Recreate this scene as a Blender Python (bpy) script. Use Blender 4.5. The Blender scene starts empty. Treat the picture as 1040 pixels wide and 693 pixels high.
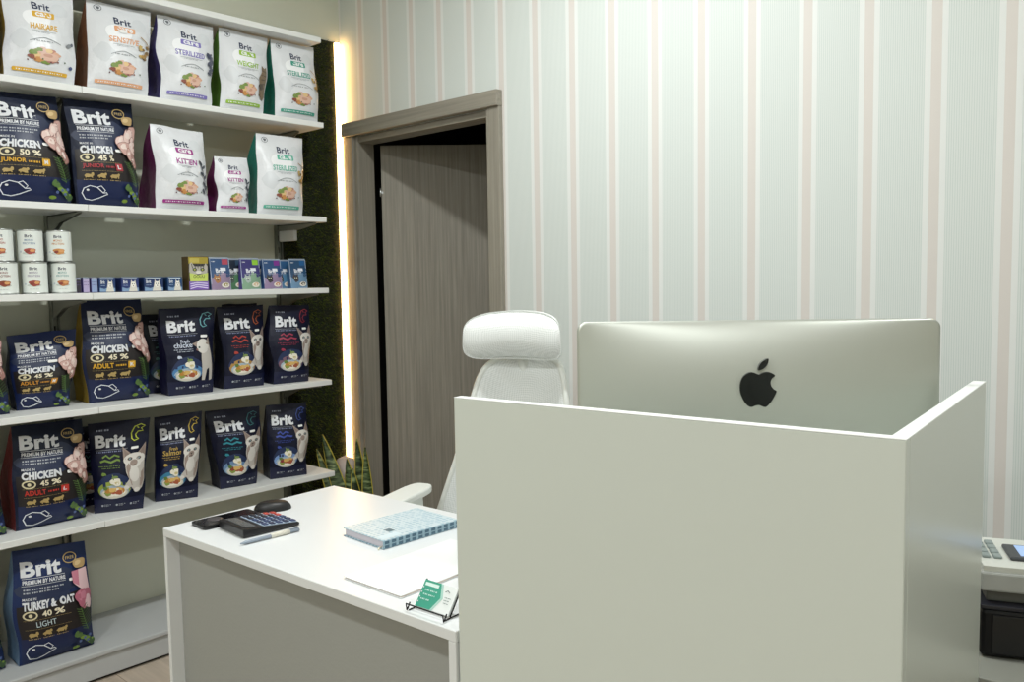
import bpy, bmesh, math, random
from mathutils import Vector, Matrix, noise
random.seed(7)
C = bpy.context.scene.collection
PI = math.pi
V = Vector

# ------------------------------------------------------------------ materials
def lin(h):
    h = h.lstrip('#')
    r = []
    for i in (0, 2, 4):
        c = int(h[i:i+2], 16) / 255
        r.append(c / 12.92 if c <= .04045 else ((c + .055) / 1.055) ** 2.4)
    return (r[0], r[1], r[2], 1)
_M = {}
def mat(hexc, rough=.5, metal=0., spec=.5, bump=None, emit=None, coat=0.):
    key = (hexc, rough, metal, spec, bump, emit, coat)
    if key in _M: return _M[key]
    m = bpy.data.materials.new('surface_' + hexc.lstrip('#'))
    m.use_nodes = True
    nt = m.node_tree; b = nt.nodes['Principled BSDF']
    b.inputs['Base Color'].default_value = lin(hexc)
    b.inputs['Roughness'].default_value = rough
    b.inputs['Metallic'].default_value = metal
    b.inputs['Specular IOR Level'].default_value = spec
    b.inputs['Coat Weight'].default_value = coat
    b.inputs['Coat Roughness'].default_value = .12
    if emit:
        b.inputs['Emission Color'].default_value = lin(emit[0])
        b.inputs['Emission Strength'].default_value = emit[1]
    if bump:
        sc, st, dist = bump
        tc = nt.nodes.new('ShaderNodeTexCoord'); n = nt.nodes.new('ShaderNodeTexNoise')
        n.inputs['Scale'].default_value = sc; n.inputs['Detail'].default_value = 3
        bp = nt.nodes.new('ShaderNodeBump'); bp.inputs['Strength'].default_value = st; bp.inputs['Distance'].default_value = dist
        nt.links.new(tc.outputs['Object'], n.inputs['Vector'])
        nt.links.new(n.outputs['Fac'], bp.inputs['Height']); nt.links.new(bp.outputs['Normal'], b.inputs['Normal'])
    _M[key] = m
    return m
def film(h):
    d = max(lin(h)[:3]) < .12
    return mat(h, .42 if d else .36, 0, .28 if d else .5, (28, .35, .01))
def ink(h): return mat(h, .42, 0, .45)
def gold(h): return mat(h, .32, .6, .5)

def node_mat(name, build):
    m = bpy.data.materials.new(name); m.use_nodes = True
    build(m.node_tree, m.node_tree.nodes['Principled BSDF'])
    return m
def ramp(nt, stops, interp='LINEAR'):
    r = nt.nodes.new('ShaderNodeValToRGB'); r.color_ramp.interpolation = interp
    e = r.color_ramp.elements
    e[0].position, e[0].color = stops[0]; e[1].position, e[1].color = stops[-1]
    for p, c in stops[1:-1]:
        x = e.new(p); x.color = c
    return r
def math_node(nt, op, a, b=None):
    n = nt.nodes.new('ShaderNodeMath'); n.operation = op
    for i, v in enumerate((a, b)):
        if v is None: continue
        if hasattr(v, 'links'): nt.links.new(v, n.inputs[i])
        else: n.inputs[i].default_value = v
    return n.outputs[0]

def wallpaper(nt, b):
    # printed stripes: a pinkish band with two cream borders, then fine blue-green pin lines
    tc = nt.nodes.new('ShaderNodeTexCoord'); sp = nt.nodes.new('ShaderNodeSeparateXYZ')
    nt.links.new(tc.outputs['Object'], sp.inputs[0])
    P = .1733
    t = math_node(nt, 'FRACT', math_node(nt, 'DIVIDE', math_node(nt, 'ADD', sp.outputs[0], 20 * P + 3.1145 ), P))
    pink, cream, base = lin('#dad4ce'), lin('#e4e6e3'), lin('#dadfdb')
    r = ramp(nt, [(0, pink), (.145, cream), (.235, base), (.91, cream)], 'CONSTANT')
    nt.links.new(t, r.inputs[0])
    # pin lines
    q = math_node(nt, 'FRACT', math_node(nt, 'MULTIPLY', t, 30.0))
    ln = math_node(nt, 'LESS_THAN', q, .34)
    ok = math_node(nt, 'MULTIPLY', math_node(nt, 'GREATER_THAN', t, .235), math_node(nt, 'LESS_THAN', t, .91))
    f = math_node(nt, 'MULTIPLY', math_node(nt, 'MULTIPLY', ln, ok), .75)
    mx = nt.nodes.new('ShaderNodeMixRGB'); mx.inputs['Color2'].default_value = lin('#c5cfca')
    nt.links.new(f, mx.inputs['Fac']); nt.links.new(r.outputs[0], mx.inputs['Color1'])
    nt.links.new(mx.outputs[0], b.inputs['Base Color'])
    b.inputs['Roughness'].default_value = .6; b.inputs['Specular IOR Level'].default_value = .3
def wood(c1, c2, axis_scale, rough=.5, bumpy=.1):
    def f(nt, b):
        tc = nt.nodes.new('ShaderNodeTexCoord'); mp = nt.nodes.new('ShaderNodeMapping')
        mp.inputs['Scale'].default_value = axis_scale
        n = nt.nodes.new('ShaderNodeTexNoise'); n.inputs['Scale'].default_value = 1; n.inputs['Detail'].default_value = 6
        n.inputs['Roughness'].default_value = .65
        nt.links.new(tc.outputs['Object'], mp.inputs[0]); nt.links.new(mp.outputs[0], n.inputs['Vector'])
        r = ramp(nt, [(.3, lin(c1)), (.7, lin(c2))])
        nt.links.new(n.outputs['Fac'], r.inputs[0]); nt.links.new(r.outputs[0], b.inputs['Base Color'])
        b.inputs['Roughness'].default_value = rough
        bp = nt.nodes.new('ShaderNodeBump'); bp.inputs['Strength'].default_value = bumpy; bp.inputs['Distance'].default_value = .01
        nt.links.new(n.outputs['Fac'], bp.inputs['Height']); nt.links.new(bp.outputs[0], b.inputs['Normal'])
    return f
M_wallpaper = node_mat('striped_wallpaper', wallpaper)
M_doorwood = node_mat('grey_oak_veneer', wood('#7f7a6f', '#a09a8d', (90, 90, 2.2), .5, .12))
M_casing = node_mat('grey_oak_casing', wood('#858075', '#9f998b', (80, 80, 2.0), .5, .1))
M_casing_h = node_mat('grey_oak_head_casing', wood('#858075', '#9f998b', (2.0, 80, 80), .5, .1))
def floorwood(nt, b):
    tc = nt.nodes.new('ShaderNodeTexCoord'); br = nt.nodes.new('ShaderNodeTexBrick')
    mp = nt.nodes.new('ShaderNodeMapping'); mp.inputs['Rotation'].default_value = (0, 0, 0)
    br.inputs['Scale'].default_value = 1; br.inputs['Brick Width'].default_value = 1.2; br.inputs['Row Height'].default_value = .19
    br.inputs['Mortar Size'].default_value = .0015; br.inputs['Color1'].default_value = lin('#b8aa9a'); br.inputs['Color2'].default_value = lin('#ae9f8f')
    br.inputs['Mortar'].default_value = lin('#7c6c5c')
    n = nt.nodes.new('ShaderNodeTexNoise'); m2 = nt.nodes.new('ShaderNodeMapping'); m2.inputs['Scale'].default_value = (3, 40, 1)
    n.inputs['Scale'].default_value = 1; n.inputs['Detail'].default_value = 5
    nt.links.new(tc.outputs['Object'], mp.inputs[0]); nt.links.new(mp.outputs[0], br.inputs['Vector'])
    nt.links.new(tc.outputs['Object'], m2.inputs[0]); nt.links.new(m2.outputs[0], n.inputs['Vector'])
    mx = nt.nodes.new('ShaderNodeMixRGB'); mx.blend_type = 'OVERLAY'; mx.inputs['Fac'].default_value = .35
    nt.links.new(br.outputs['Color'], mx.inputs['Color1']); nt.links.new(n.outputs['Fac'], mx.inputs['Color2'])
    nt.links.new(mx.outputs[0], b.inputs['Base Color']); b.inputs['Roughness'].default_value = .45
M_floor = node_mat('light_oak_laminate', floorwood)
M_paint = mat('#d2d4c4', .7, 0, .3, (90, .06, .002))
M_ceil = mat('#eeeeea', .8, 0, .2)
M_white = mat('#e2e4e4', .28, 0, .5)
M_shelf = mat('#e6e7e4', .38, 0, .5)
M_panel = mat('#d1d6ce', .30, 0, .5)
M_lit_edge = mat('#f4f5f3', .35)  # whiter than the panel: overhead light on the top edges put into the colour
M_alu = mat('#c9ccc4', .42, .75, .5)
M_chrome = mat('#b9bcbc', .25, .9, .5)
M_grey = mat('#9d9e99', .55, 0, .4, (140, .2, .002))
M_steel = mat('#8d9089', .4, .7, .5)
M_black = mat('#0b0b0d', .3, 0, .5)
M_blackmat = mat('#08080a', .5, 0, .3)

# ------------------------------------------------------------------ mesh helpers
class MB:
    """collects polygons with materials; build() links them as ONE mesh object"""
    def __init__(s): s.v = []; s.f = []; s.mi = []; s.mats = []; s.sm = []
    def m(s, material):
        if material not in s.mats: s.mats.append(material)
        return s.mats.index(material)
    def add(s, verts, faces, material, smooth=False, M=None):
        o = len(s.v); i = s.m(material)
        s.v += [tuple(M @ V(p)) if M else tuple(p) for p in verts]
        for f in faces:
            s.f.append(tuple(o + k for k in f)); s.mi.append(i); s.sm.append(smooth)
    def bm(s, b, material, smooth=False, M=None):
        b.verts.ensure_lookup_table(); b.verts.index_update()
        s.add([v.co.copy() for v in b.verts], [[v.index for v in f.verts] for f in b.faces], material, smooth, M); b.free()
    def box(s, lo, hi, material, bev=0., seg=2, M=None, smooth=False):
        b = bmesh.new(); bmesh.ops.create_cube(b, size=1)
        lo = V(lo); hi = V(hi)
        for v in b.verts: v.co = V(((hi[i] + lo[i]) / 2 + v.co[i] * (hi[i] - lo[i]) for i in range(3)))
        if bev > 0: bmesh.ops.bevel(b, geom=b.edges[:], offset=bev, segments=seg, profile=.5, affect='EDGES')
        s.bm(b, material, smooth, M)
    def tube(s, pts, r, material, n=10, M=None, caps=True):
        pts = [V(p) for p in pts]; rs = r if isinstance(r, (list, tuple)) else [r] * len(pts)
        vs = []; fs = []; up = None
        for i, p in enumerate(pts):
            d = (pts[min(i + 1, len(pts) - 1)] - pts[max(i - 1, 0)]).normalized()
            if up is None: up = d.orthogonal().normalized()
            up = (up - d * up.dot(d)).normalized(); w = d.cross(up)
            for k in range(n):
                a = 2 * PI * k / n; vs.append(p + (up * math.cos(a) + w * math.sin(a)) * rs[i])
        for i in range(len(pts) - 1):
            for k in range(n):
                k2 = (k + 1) % n; fs.append((i*n+k, i*n+k2, (i+1)*n+k2, (i+1)*n+k))
        if caps: fs.append(tuple(range(n))[::-1]); fs.append(tuple((len(pts)-1)*n + k for k in range(n)))
        s.add(vs, fs, material, True, M)
    def lathe(s, prof, material, n=32, M=None, smooth=True, cap=True):
        vs = []; fs = []
        for (r, z) in prof:
            for k in range(n): a = 2*PI*k/n; vs.append((r*math.cos(a), r*math.sin(a), z))
        for i in range(len(prof)-1):
            for k in range(n): k2 = (k+1) % n; fs.append((i*n+k, i*n+k2, (i+1)*n+k2, (i+1)*n+k))
        if cap:
            fs.append(tuple(range(n))[::-1]); fs.append(tuple((len(prof)-1)*n+k for k in range(n)))
        s.add(vs, fs, material, smooth, M)
    def prism(s, outline, z0, z1, material, M=None, bev=0.):
        b = bmesh.new(); vs = [b.verts.new((x, y, z0)) for x, y in outline]
        f = b.faces.new(vs); r = bmesh.ops.extrude_face_region(b, geom=[f])
        for g in r['geom']:
            if isinstance(g, bmesh.types.BMVert): g.co.z = z1
        bmesh.ops.recalc_face_normals(b, faces=b.faces[:])
        if bev: bmesh.ops.bevel(b, geom=b.edges[:], offset=bev, segments=2, profile=.5, affect='EDGES')
        s.bm(b, material, False, M)
    def grid(s, pts, material, smooth=True, M=None):
        nv = len(pts); nu = len(pts[0])
        s.add([p for row in pts for p in row], [(j*nu+i, j*nu+i+1, (j+1)*nu+i+1, (j+1)*nu+i) for j in range(nv-1) for i in range(nu-1)], material, smooth, M)
    def build(s, name, parent=None, loc=None, rz=0., mods=None):
        me = bpy.data.meshes.new(name); me.from_pydata(s.v, [], s.f)
        for mm in s.mats: me.materials.append(mm)
        for p, i, sm in zip(me.polygons, s.mi, s.sm): p.material_index = i; p.use_smooth = sm
        me.update()
        o = bpy.data.objects.new(name, me); C.objects.link(o)
        if loc is not None: o.location = loc
        o.rotation_euler.z = rz
        if parent: o.parent = parent
        return o
def tag(o, label, cat, group=None):
    o['label'] = label; o['category'] = cat
    if group: o['group'] = group
    return o
def thing(name, label, cat, loc=(0, 0, 0), rz=0., group=None):
    o = bpy.data.objects.new(name, None); C.objects.link(o); o.empty_display_size = .05
    o.location = loc; o.rotation_euler.z = rz
    return tag(o, label, cat, group)
def struct(o): o['kind'] = 'structure'; return o
def ngon(cx, cy, rx, ry, n=24, a0=0., a1=2*PI):
    return [(cx + rx*math.cos(a0 + (a1-a0)*k/n), cy + ry*math.sin(a0 + (a1-a0)*k/n)) for k in range(n)]
def rrect(x0, y0, x1, y1, rx, ry, n=5):
    out = []
    for (cx, cy, a) in ((x1-rx, y1-ry, 0), (x0+rx, y1-ry, PI/2), (x0+rx, y0+ry, PI), (x1-rx, y0+ry, 1.5*PI)):
        for k in range(n+1): out.append((cx + rx*math.cos(a + PI/2*k/n), cy + ry*math.sin(a + PI/2*k/n)))
    return out

# ------------------------------------------------------------------ printing: flat artwork mapped on to a surface
_T = {}
def text_tris(s, bold):
    k = (s, bold)
    if k not in _T:
        cu = bpy.data.curves.new('lettering', 'FONT'); cu.body = s; cu.offset = bold; cu.resolution_u = 3
        cu.space_character = 1.0 + bold * 1.2
        o = bpy.data.objects.new('lettering', cu); C.objects.link(o)
        dg = bpy.context.evaluated_depsgraph_get(); me = o.evaluated_get(dg).to_mesh()
        vs = [(v.co.x, v.co.y) for v in me.vertices]; fs = [tuple(p.vertices) for p in me.polygons]
        o.evaluated_get(dg).to_mesh_clear(); bpy.data.objects.remove(o); bpy.data.curves.remove(cu)
        x0 = min(v[0] for v in vs); x1 = max(v[0] for v in vs); y0 = min(v[1] for v in vs); y1 = max(v[1] for v in vs)
        _T[k] = ([((x-x0)/max(x1-x0, 1e-6), (y-y0)/max(y1-y0, 1e-6)) for x, y in vs], fs)
    return _T[k]
class Art:
    """print in (a,b) coordinates, 0..1 across and up the face; W,H its size in metres"""
    def __init__(s, W, H): s.W = W; s.H = H; s.items = []
    def T(s, txt, a0, b0, a1, b1, m, bold=.0):
        vs, fs = text_tris(txt, bold)
        s.items.append(([(a0 + x*(a1-a0), b0 + y*(b1-b0)) for x, y in vs], fs, m))
    def P(s, pts, m): s.items.append((list(pts), [tuple(range(len(pts)))], m))
    def R(s, a0, b0, a1, b1, m): s.P([(a0, b0), (a1, b0), (a1, b1), (a0, b1)], m)
    def RR(s, a0, b0, a1, b1, r, m): s.P(rrect(a0, b0, a1, b1, r/s.W, r/s.H), m)
    def E(s, a, b, ra, rb, m, rot=0., n=18):
        pts = []
        for k in range(n):
            t = 2*PI*k/n; x = ra*s.W*math.cos(t); y = rb*s.H*math.sin(t)
            pts.append((a + (x*math.cos(rot) - y*math.sin(rot))/s.W, b + (x*math.sin(rot) + y*math.cos(rot))/s.H))
        s.P(pts, m)
    def B(s, a, b, ra, rb, m, seed=0, n=22, amp=.22):           # irregular blob
        pts = []
        for k in range(n):
            t = 2*PI*k/n; w = 1 + amp*noise.noise(V((math.cos(t)*1.3 + seed*7.1, math.sin(t)*1.3, seed*3.3)))*1.6
            pts.append((a + ra*w*math.cos(t), b + rb*w*math.sin(t)))
        s.P(pts, m)
    def L(s, pts, w, m, closed=False):                          # stroke of width w metres
        q = [V((x*s.W, y*s.H)) for x, y in pts]
        if closed: q.append(q[0])
        vs = []; fs = []
        for i, p in enumerate(q):
            d = q[min(i+1, len(q)-1)] - q[max(i-1, 0)]
            if closed and i in (0, len(q)-1): d = q[1] - q[-2]
            d = d.normalized() if d.length else V((1, 0)); nn = V((-d.y, d.x))*w/2
            for e in (p+nn, p-nn): vs.append((e.x/s.W, e.y/s.H))
        for i in range(len(q)-1): fs.append((2*i+1, 2*i+3, 2*i+2, 2*i))
        s.items.append((vs, fs, m))
    def dots(s, a0, a1, b, m, h=.006, step=.02, fill=.65):      # illegible small print: a row of dashes
        x = a0; k = 0
        while x < a1:
            w = step*(fill + .25*math.sin(k*2.3)); vs = [(x, b), (min(x+w, a1), b), (min(x+w, a1), b+h), (x, b+h)]
            s.items.append((vs, [(0, 1, 2, 3)], m)); x += step*1.1; k += 1
def lay(mb, art, G, nvec, base=.0007, step=.00005):
    """cut the print along the surface grid G[j][i] and lay it on, each layer a hair above the last"""
    nv = len(G)-1; nu = len(G[0])-1
    def mp(a, b, off):
        a = min(max(a, 0), 1)*nu; b = min(max(b, 0), 1)*nv; i = min(int(a), nu-1); j = min(int(b), nv-1); u = a-i; w = b-j
        p = (G[j][i]*(1-u) + G[j][i+1]*u)*(1-w) + (G[j+1][i]*(1-u) + G[j+1][i+1]*u)*w
        nn = nvec(a/nu) if callable(nvec) else nvec
        return p + nn*off
    for q, (vs, fs, m) in enumerate(art.items):
        b = bmesh.new(); bv = [b.verts.new((x, y, 0)) for x, y in vs]
        for f in fs:
            try: b.faces.new([bv[k] for k in f])
            except ValueError: pass
        for ax, n in ((0, nu), (1, nv)):
            lo = min(v[ax] for v in vs); hi = max(v[ax] for v in vs)
            for k in range(1, n):
                c = k/n
                if lo + 1e-5 < c < hi - 1e-5:
                    co = V((c, 0, 0)) if ax == 0 else V((0, c, 0)); no = V((1, 0, 0)) if ax == 0 else V((0, 1, 0))
                    bmesh.ops.bisect_plane(b, geom=b.verts[:] + b.edges[:] + b.faces[:], dist=1e-6, plane_co=co, plane_no=no)
        bmesh.ops.recalc_face_normals(b, faces=b.faces[:])
        for f in b.faces:
            if f.normal.z < 0: f.normal_flip()
        for v in b.verts: v.co = mp(v.co.x, v.co.y, base + step*q)
        mb.bm(b, m, True)

# ------------------------------------------------------------------ camera
cam = bpy.data.cameras.new('camera'); co = bpy.data.objects.new('camera', cam); C.objects.link(co)
F = 848.; pitch = math.radians(4.2); roll = math.radians(-.93); yr = math.radians(42.3)
cp, sp, cr, sr = math.cos(pitch), math.sin(pitch), math.cos(roll), math.sin(roll)
Wm = Matrix(((1, 0, 0), (0, cp, -sp), (0, sp, cp))); Rz = Matrix(((cr, -sr, 0), (sr, cr, 0), (0, 0, 1)))
lv = Matrix(((math.cos(yr), math.sin(yr), 0), (0, 0, -1), (-math.sin(yr), math.cos(yr), 0)))
Mc = (Rz @ Wm) @ lv
rows = [Mc[0], -Mc[1], -Mc[2]]
co.matrix_world = Matrix.Translation((0, 0, 1.345)) @ Matrix(rows).transposed().to_4x4()
cam.sensor_fit = 'HORIZONTAL'; cam.sensor_width = 36; cam.lens = F/1040*36; cam.clip_start = .05; cam.clip_end = 60
bpy.context.scene.camera = co

# ------------------------------------------------------------------ the room
XW, YW, ZC = -3.26, 2.42, 2.95      # shelf wall, papered wall, ceiling
def sbox(name, lo, hi, m):
    b = MB(); b.box(lo, hi, m); return struct(b.build(name))
sbox('floor', (-3.5, -3.2, -.1), (2.4, 4.4, 0), M_floor)
sbox('ceiling', (-3.5, -3.2, ZC), (2.4, YW + .12, ZC + .1), M_ceil)
sbox('wall_left', (XW - .12, -3.2, 0), (XW, YW + .12, ZC), M_paint)
DX0, DX1, DZ = -3.133, -2.301, 1.985          # clear door opening
b = MB()
b.box((XW, YW, 0), (DX0 - .075, YW + .12, ZC), M_wallpaper)
b.box((DX1 + .02, YW, 0), (2.3, YW + .12, ZC), M_wallpaper)
b.box((DX0 - .075, YW, DZ + .03), (DX1 + .02, YW + .12, ZC), M_wallpaper)
struct(b.build('wall_back'))
M_far = mat('#cfcfc4', .7)
sbox('wall_right', (2.3, -3.2, 0), (2.42, YW + .12, ZC), M_far)
sbox('wall_front', (-3.5, -3.3, 0), (2.42, -3.2, ZC), M_far)
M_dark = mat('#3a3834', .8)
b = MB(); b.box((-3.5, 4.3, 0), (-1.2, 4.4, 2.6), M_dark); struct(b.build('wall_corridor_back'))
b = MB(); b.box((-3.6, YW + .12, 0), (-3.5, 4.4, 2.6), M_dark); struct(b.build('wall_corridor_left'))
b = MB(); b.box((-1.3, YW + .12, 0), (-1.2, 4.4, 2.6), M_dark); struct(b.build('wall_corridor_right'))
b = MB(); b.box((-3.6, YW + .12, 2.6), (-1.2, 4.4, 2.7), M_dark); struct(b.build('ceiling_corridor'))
# door casing and jambs
b = MB()
b.box((DX0 - .091, YW - .022, 0), (DX0 - .024, YW, 2.016), M_casing, .003)
b.box((DX1, YW - .022, 0), (DX1 + .069, YW, 2.016), M_casing, .003)
b.box((DX0 - .024, YW - .012, 0), (DX0, YW + .085, DZ + .028), M_casing, .002)
b.box((DX1, YW - .010, 0), (DX1 + .02, YW + .12, DZ + .028), M_casing, .002)
b.box((DX0 - .024, YW - .004, DZ), (DX1 + .001, YW + .085, DZ + .028), M_casing_h, .002)
b.box((DX0 - .091, YW - .034, 2.016), (DX1 + .069, YW, 2.078), M_casing_h, .003)
struct(b.build('trim_1'))
# door leaf, ajar into the other room
hinge = V((-3.124, 2.536, 0)); ang = math.radians(44)
Md = Matrix.Translation(hinge) @ Matrix.Rotation(ang, 4, 'Z')
b = MB(); b.box((0, 0, .008), (.80, .040, 1.984), M_doorwood, .002, M=Md)
door = struct(b.build('door_1'))
b = MB()
b.tube([Md @ V((-.004, .0, 1.745)), Md @ V((-.004, .0, 1.785))], .005, M_chrome)
b.box((-.002, -.002, 1.76), (.009, .001, 1.77), M_chrome, M=Md)
b.build('hinge', door)
b = MB()
b.tube([Md @ V((-.004, .0, .25)), Md @ V((-.004, .0, .29))], .005, M_chrome)
b.build('hinge', door)
b = MB()
b.lathe([(.026, 0), (.026, .008), (.01, .010), (.01, .045)], M_chrome, 20, M=Md @ Matrix.Translation((.74, 0, 1.0)) @ Matrix.Rotation(PI/2, 4, 'X'))
b.tube([Md @ V((.74, -.045, 1.0)), Md @ V((.62, -.05, 1.0))], .009, M_chrome)
b.build('door_handle', door)

# ------------------------------------------------------------------ lights of the room
def area(loc, size, power, col=(.965, 1, 1), rot=(0, 0, 0), shape='DISK'):
    l = bpy.data.lights.new('ceiling_lamp', 'AREA'); l.energy = power; l.color = col; l.shape = shape; l.size = size
    o = bpy.data.objects.new('ceiling_lamp', l); C.objects.link(o); o.location = loc; o.rotation_euler = rot
for (lx, ly, pw) in ((-1.50, 1.43, 29), (.55, 1.43, 13), (-1.45, -.45, 26), (.55, -.45, 19), (-1.35, -2.3, 22), (.45, -2.3, 12)):
    area((lx, ly, ZC - .03), .14, pw)
w = bpy.data.worlds.new('world'); bpy.context.scene.world = w; w.use_nodes = True
w.node_tree.nodes['Background'].inputs[0].default_value = (.8, .85, .9, 1); w.node_tree.nodes['Background'].inputs[1].default_value = .1

# ------------------------------------------------------------------ shelving on the left wall
S = {1: 2.01, 2: 1.62, 3: 1.323, 4: .933, 5: .538}
SX, TH = -2.95, .022
order = {0: 'topmost, empty on top', 1: 'carrying the white bags just below the topmost board', 2: 'carrying kitten food below the row of white bags',
         3: 'at eye level carrying', 4: 'second from the bottom carrying', 5: 'lowest of the boards carrying'}
right_load = {0: 'topmost white shelf board, right section, above the white bags', 1: 'white shelf board, right section, under the purple, green and teal trimmed white bags',
    2: 'white shelf board, right section, under the kitten food bags', 3: 'white shelf board, right section, under the small pouches and trays',
    4: 'white shelf board, right section, under the cat food bags level with the door middle', 5: 'lowest white shelf board, right section, its end near the snake plant'}
left_load = {0: 'topmost white shelf board, left section, cut by the photo corner', 1: 'white shelf board, left section, under the yellow and orange trimmed white bags',
    2: 'white shelf board, left section, under the two large dark chicken bags', 3: 'white shelf board, left section, under the stacked white cans',
    4: 'white shelf board, left section, under the yellow sided chicken bag', 5: 'lowest white shelf board, left section, under the red sided chicken bag'}
heights = dict(S); heights[0] = 2.357
M_brk = mat('#8f918a', .45, .2, .5)
def bracket(z, y, SX=SX):
    b = MB()
    for s in (-.008, .006):
        o = [(XW + .027, z - .001), (SX - .02, z - .001), (SX - .02, z - .008), (XW + .13, z - .030), (XW + .027, z - .072)]
        vs = [(x, y + s, zz) for x, zz in o] + [(x, y + s + .002, zz) for x, zz in o]
        b.add(vs, [(0, 1, 2, 3, 4), (9, 8, 7, 6, 5)] + [(i, (i+1) % 5, 5 + (i+1) % 5, 5 + i) for i in range(5)], M_brk)
    b.box((XW + .027, y - .008, z - .004), (SX - .02, y + .008, z - .001), M_brk)
    return b
for k, z in heights.items():
    for side, (y0, y1) in (('L', (.18, 1.1395)), ('R', (1.1405, 2.098))):
        b = MB(); b.box((XW + .042, y0, z - TH), (SX, y1, z), M_shelf, .0015, 1)
        o = b.build('shelf_board')
        tag(o, (left_load if side == 'L' else right_load)[k], 'shelf', 'white shelf boards on the left wall')
        for yb in ((1.118,) if side == 'L' else (2.05,)):
            bracket(z - TH, yb, SX - .10 if k < 2 else SX).build('bracket', o)
        if side == 'R' and k == 2:
            b = MB(); b.box((XW + .05, 2.030, z - TH - .072), (XW + .165, 2.048, z - TH - .026), M_white, .004); b.build('end_clip', o)
for yb, lab in ((1.118, 'grey steel slotted shelf upright behind the stacked white cans'), (2.05, 'grey steel slotted shelf upright beside the dark grass panel')):
    b = MB()
    b.box((XW + .001, yb - .013, .2), (XW + .012, yb + .013, 2.40), M_steel)
    b.box((XW + .012, yb - .013, .2), (XW + .026, yb - .009, 2.40), M_steel)
    b.box((XW + .012, yb + .009, .2), (XW + .026, yb + .013, 2.40), M_steel)
    for q in range(44): b.box((XW + .0121, yb - .003, .23 + q*.05), (XW + .0126, yb + .003, .255 + q*.05), M_blackmat)
    tag(b.build('shelf_upright'), lab, 'shelf upright', 'uprights on the left wall')
# base plinth
M_base = mat('#b4b6b6', .42, 0, .5)
b = MB()
b.box((XW + .002, .15, .012), (-2.912, 2.055, .085), M_base, .002)
base = tag(b.build('shelf_plinth'), 'low grey plinth cabinet on the floor under the shelves', 'cabinet')
b = MB(); b.box((XW + .002, .15, .087), (-2.903, 2.055, .105), M_base, .004); b.build('top_panel', base)
b = MB(); b.box((XW + .01, .17, 0), (-2.93, 2.05, .014), M_blackmat); b.build('kick', base)

# artificial grass panel and LED profile in the corner
gp = thing('grass_panel', 'dark green artificial grass panel between shelves and lit corner', 'wall panel', (XW, 2.2, 0))
b = MB(); b.box((.001, -.130, .0), (.012, .178, 2.452), mat('#1a2010', .9)); b.build('backing', gp)
b = MB(); gm = [mat(h, .8, 0, .2) for h in ('#46541f', '#556224', '#676a2a', '#39451d')]
for q in range(17000):
    y = random.uniform(-.118, .168); z = random.uniform(.35, 2.445); l = random.uniform(.012, .026)
    d = V((1, random.uniform(-.6, .6), random.uniform(-1.0, .5))).normalized()*l; s = V((0, random.uniform(-1, 1), random.uniform(-1, 1))).normalized()*.0017
    p = V((.010, y, z)); b.add([p - s, p + s, p + d], [(0, 1, 2)], gm[q % 4])
g = b.build('grass', gp); g['kind'] = 'stuff'
led = thing('led_strip', 'glowing warm white LED strip running up the wall corner', 'light', (XW, YW - .02, .05))
b = MB(); b.box((.001, -.019, 0), (.010, .019, 2.405), M_chrome); b.build('channel', led)
b = MB(); b.box((.010, -.015, .01), (.022, .006, 2.40), mat('#fff3dd', .5, 0, .3, None, ('#ffc87e', 19.))); b.build('diffuser', led)

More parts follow.
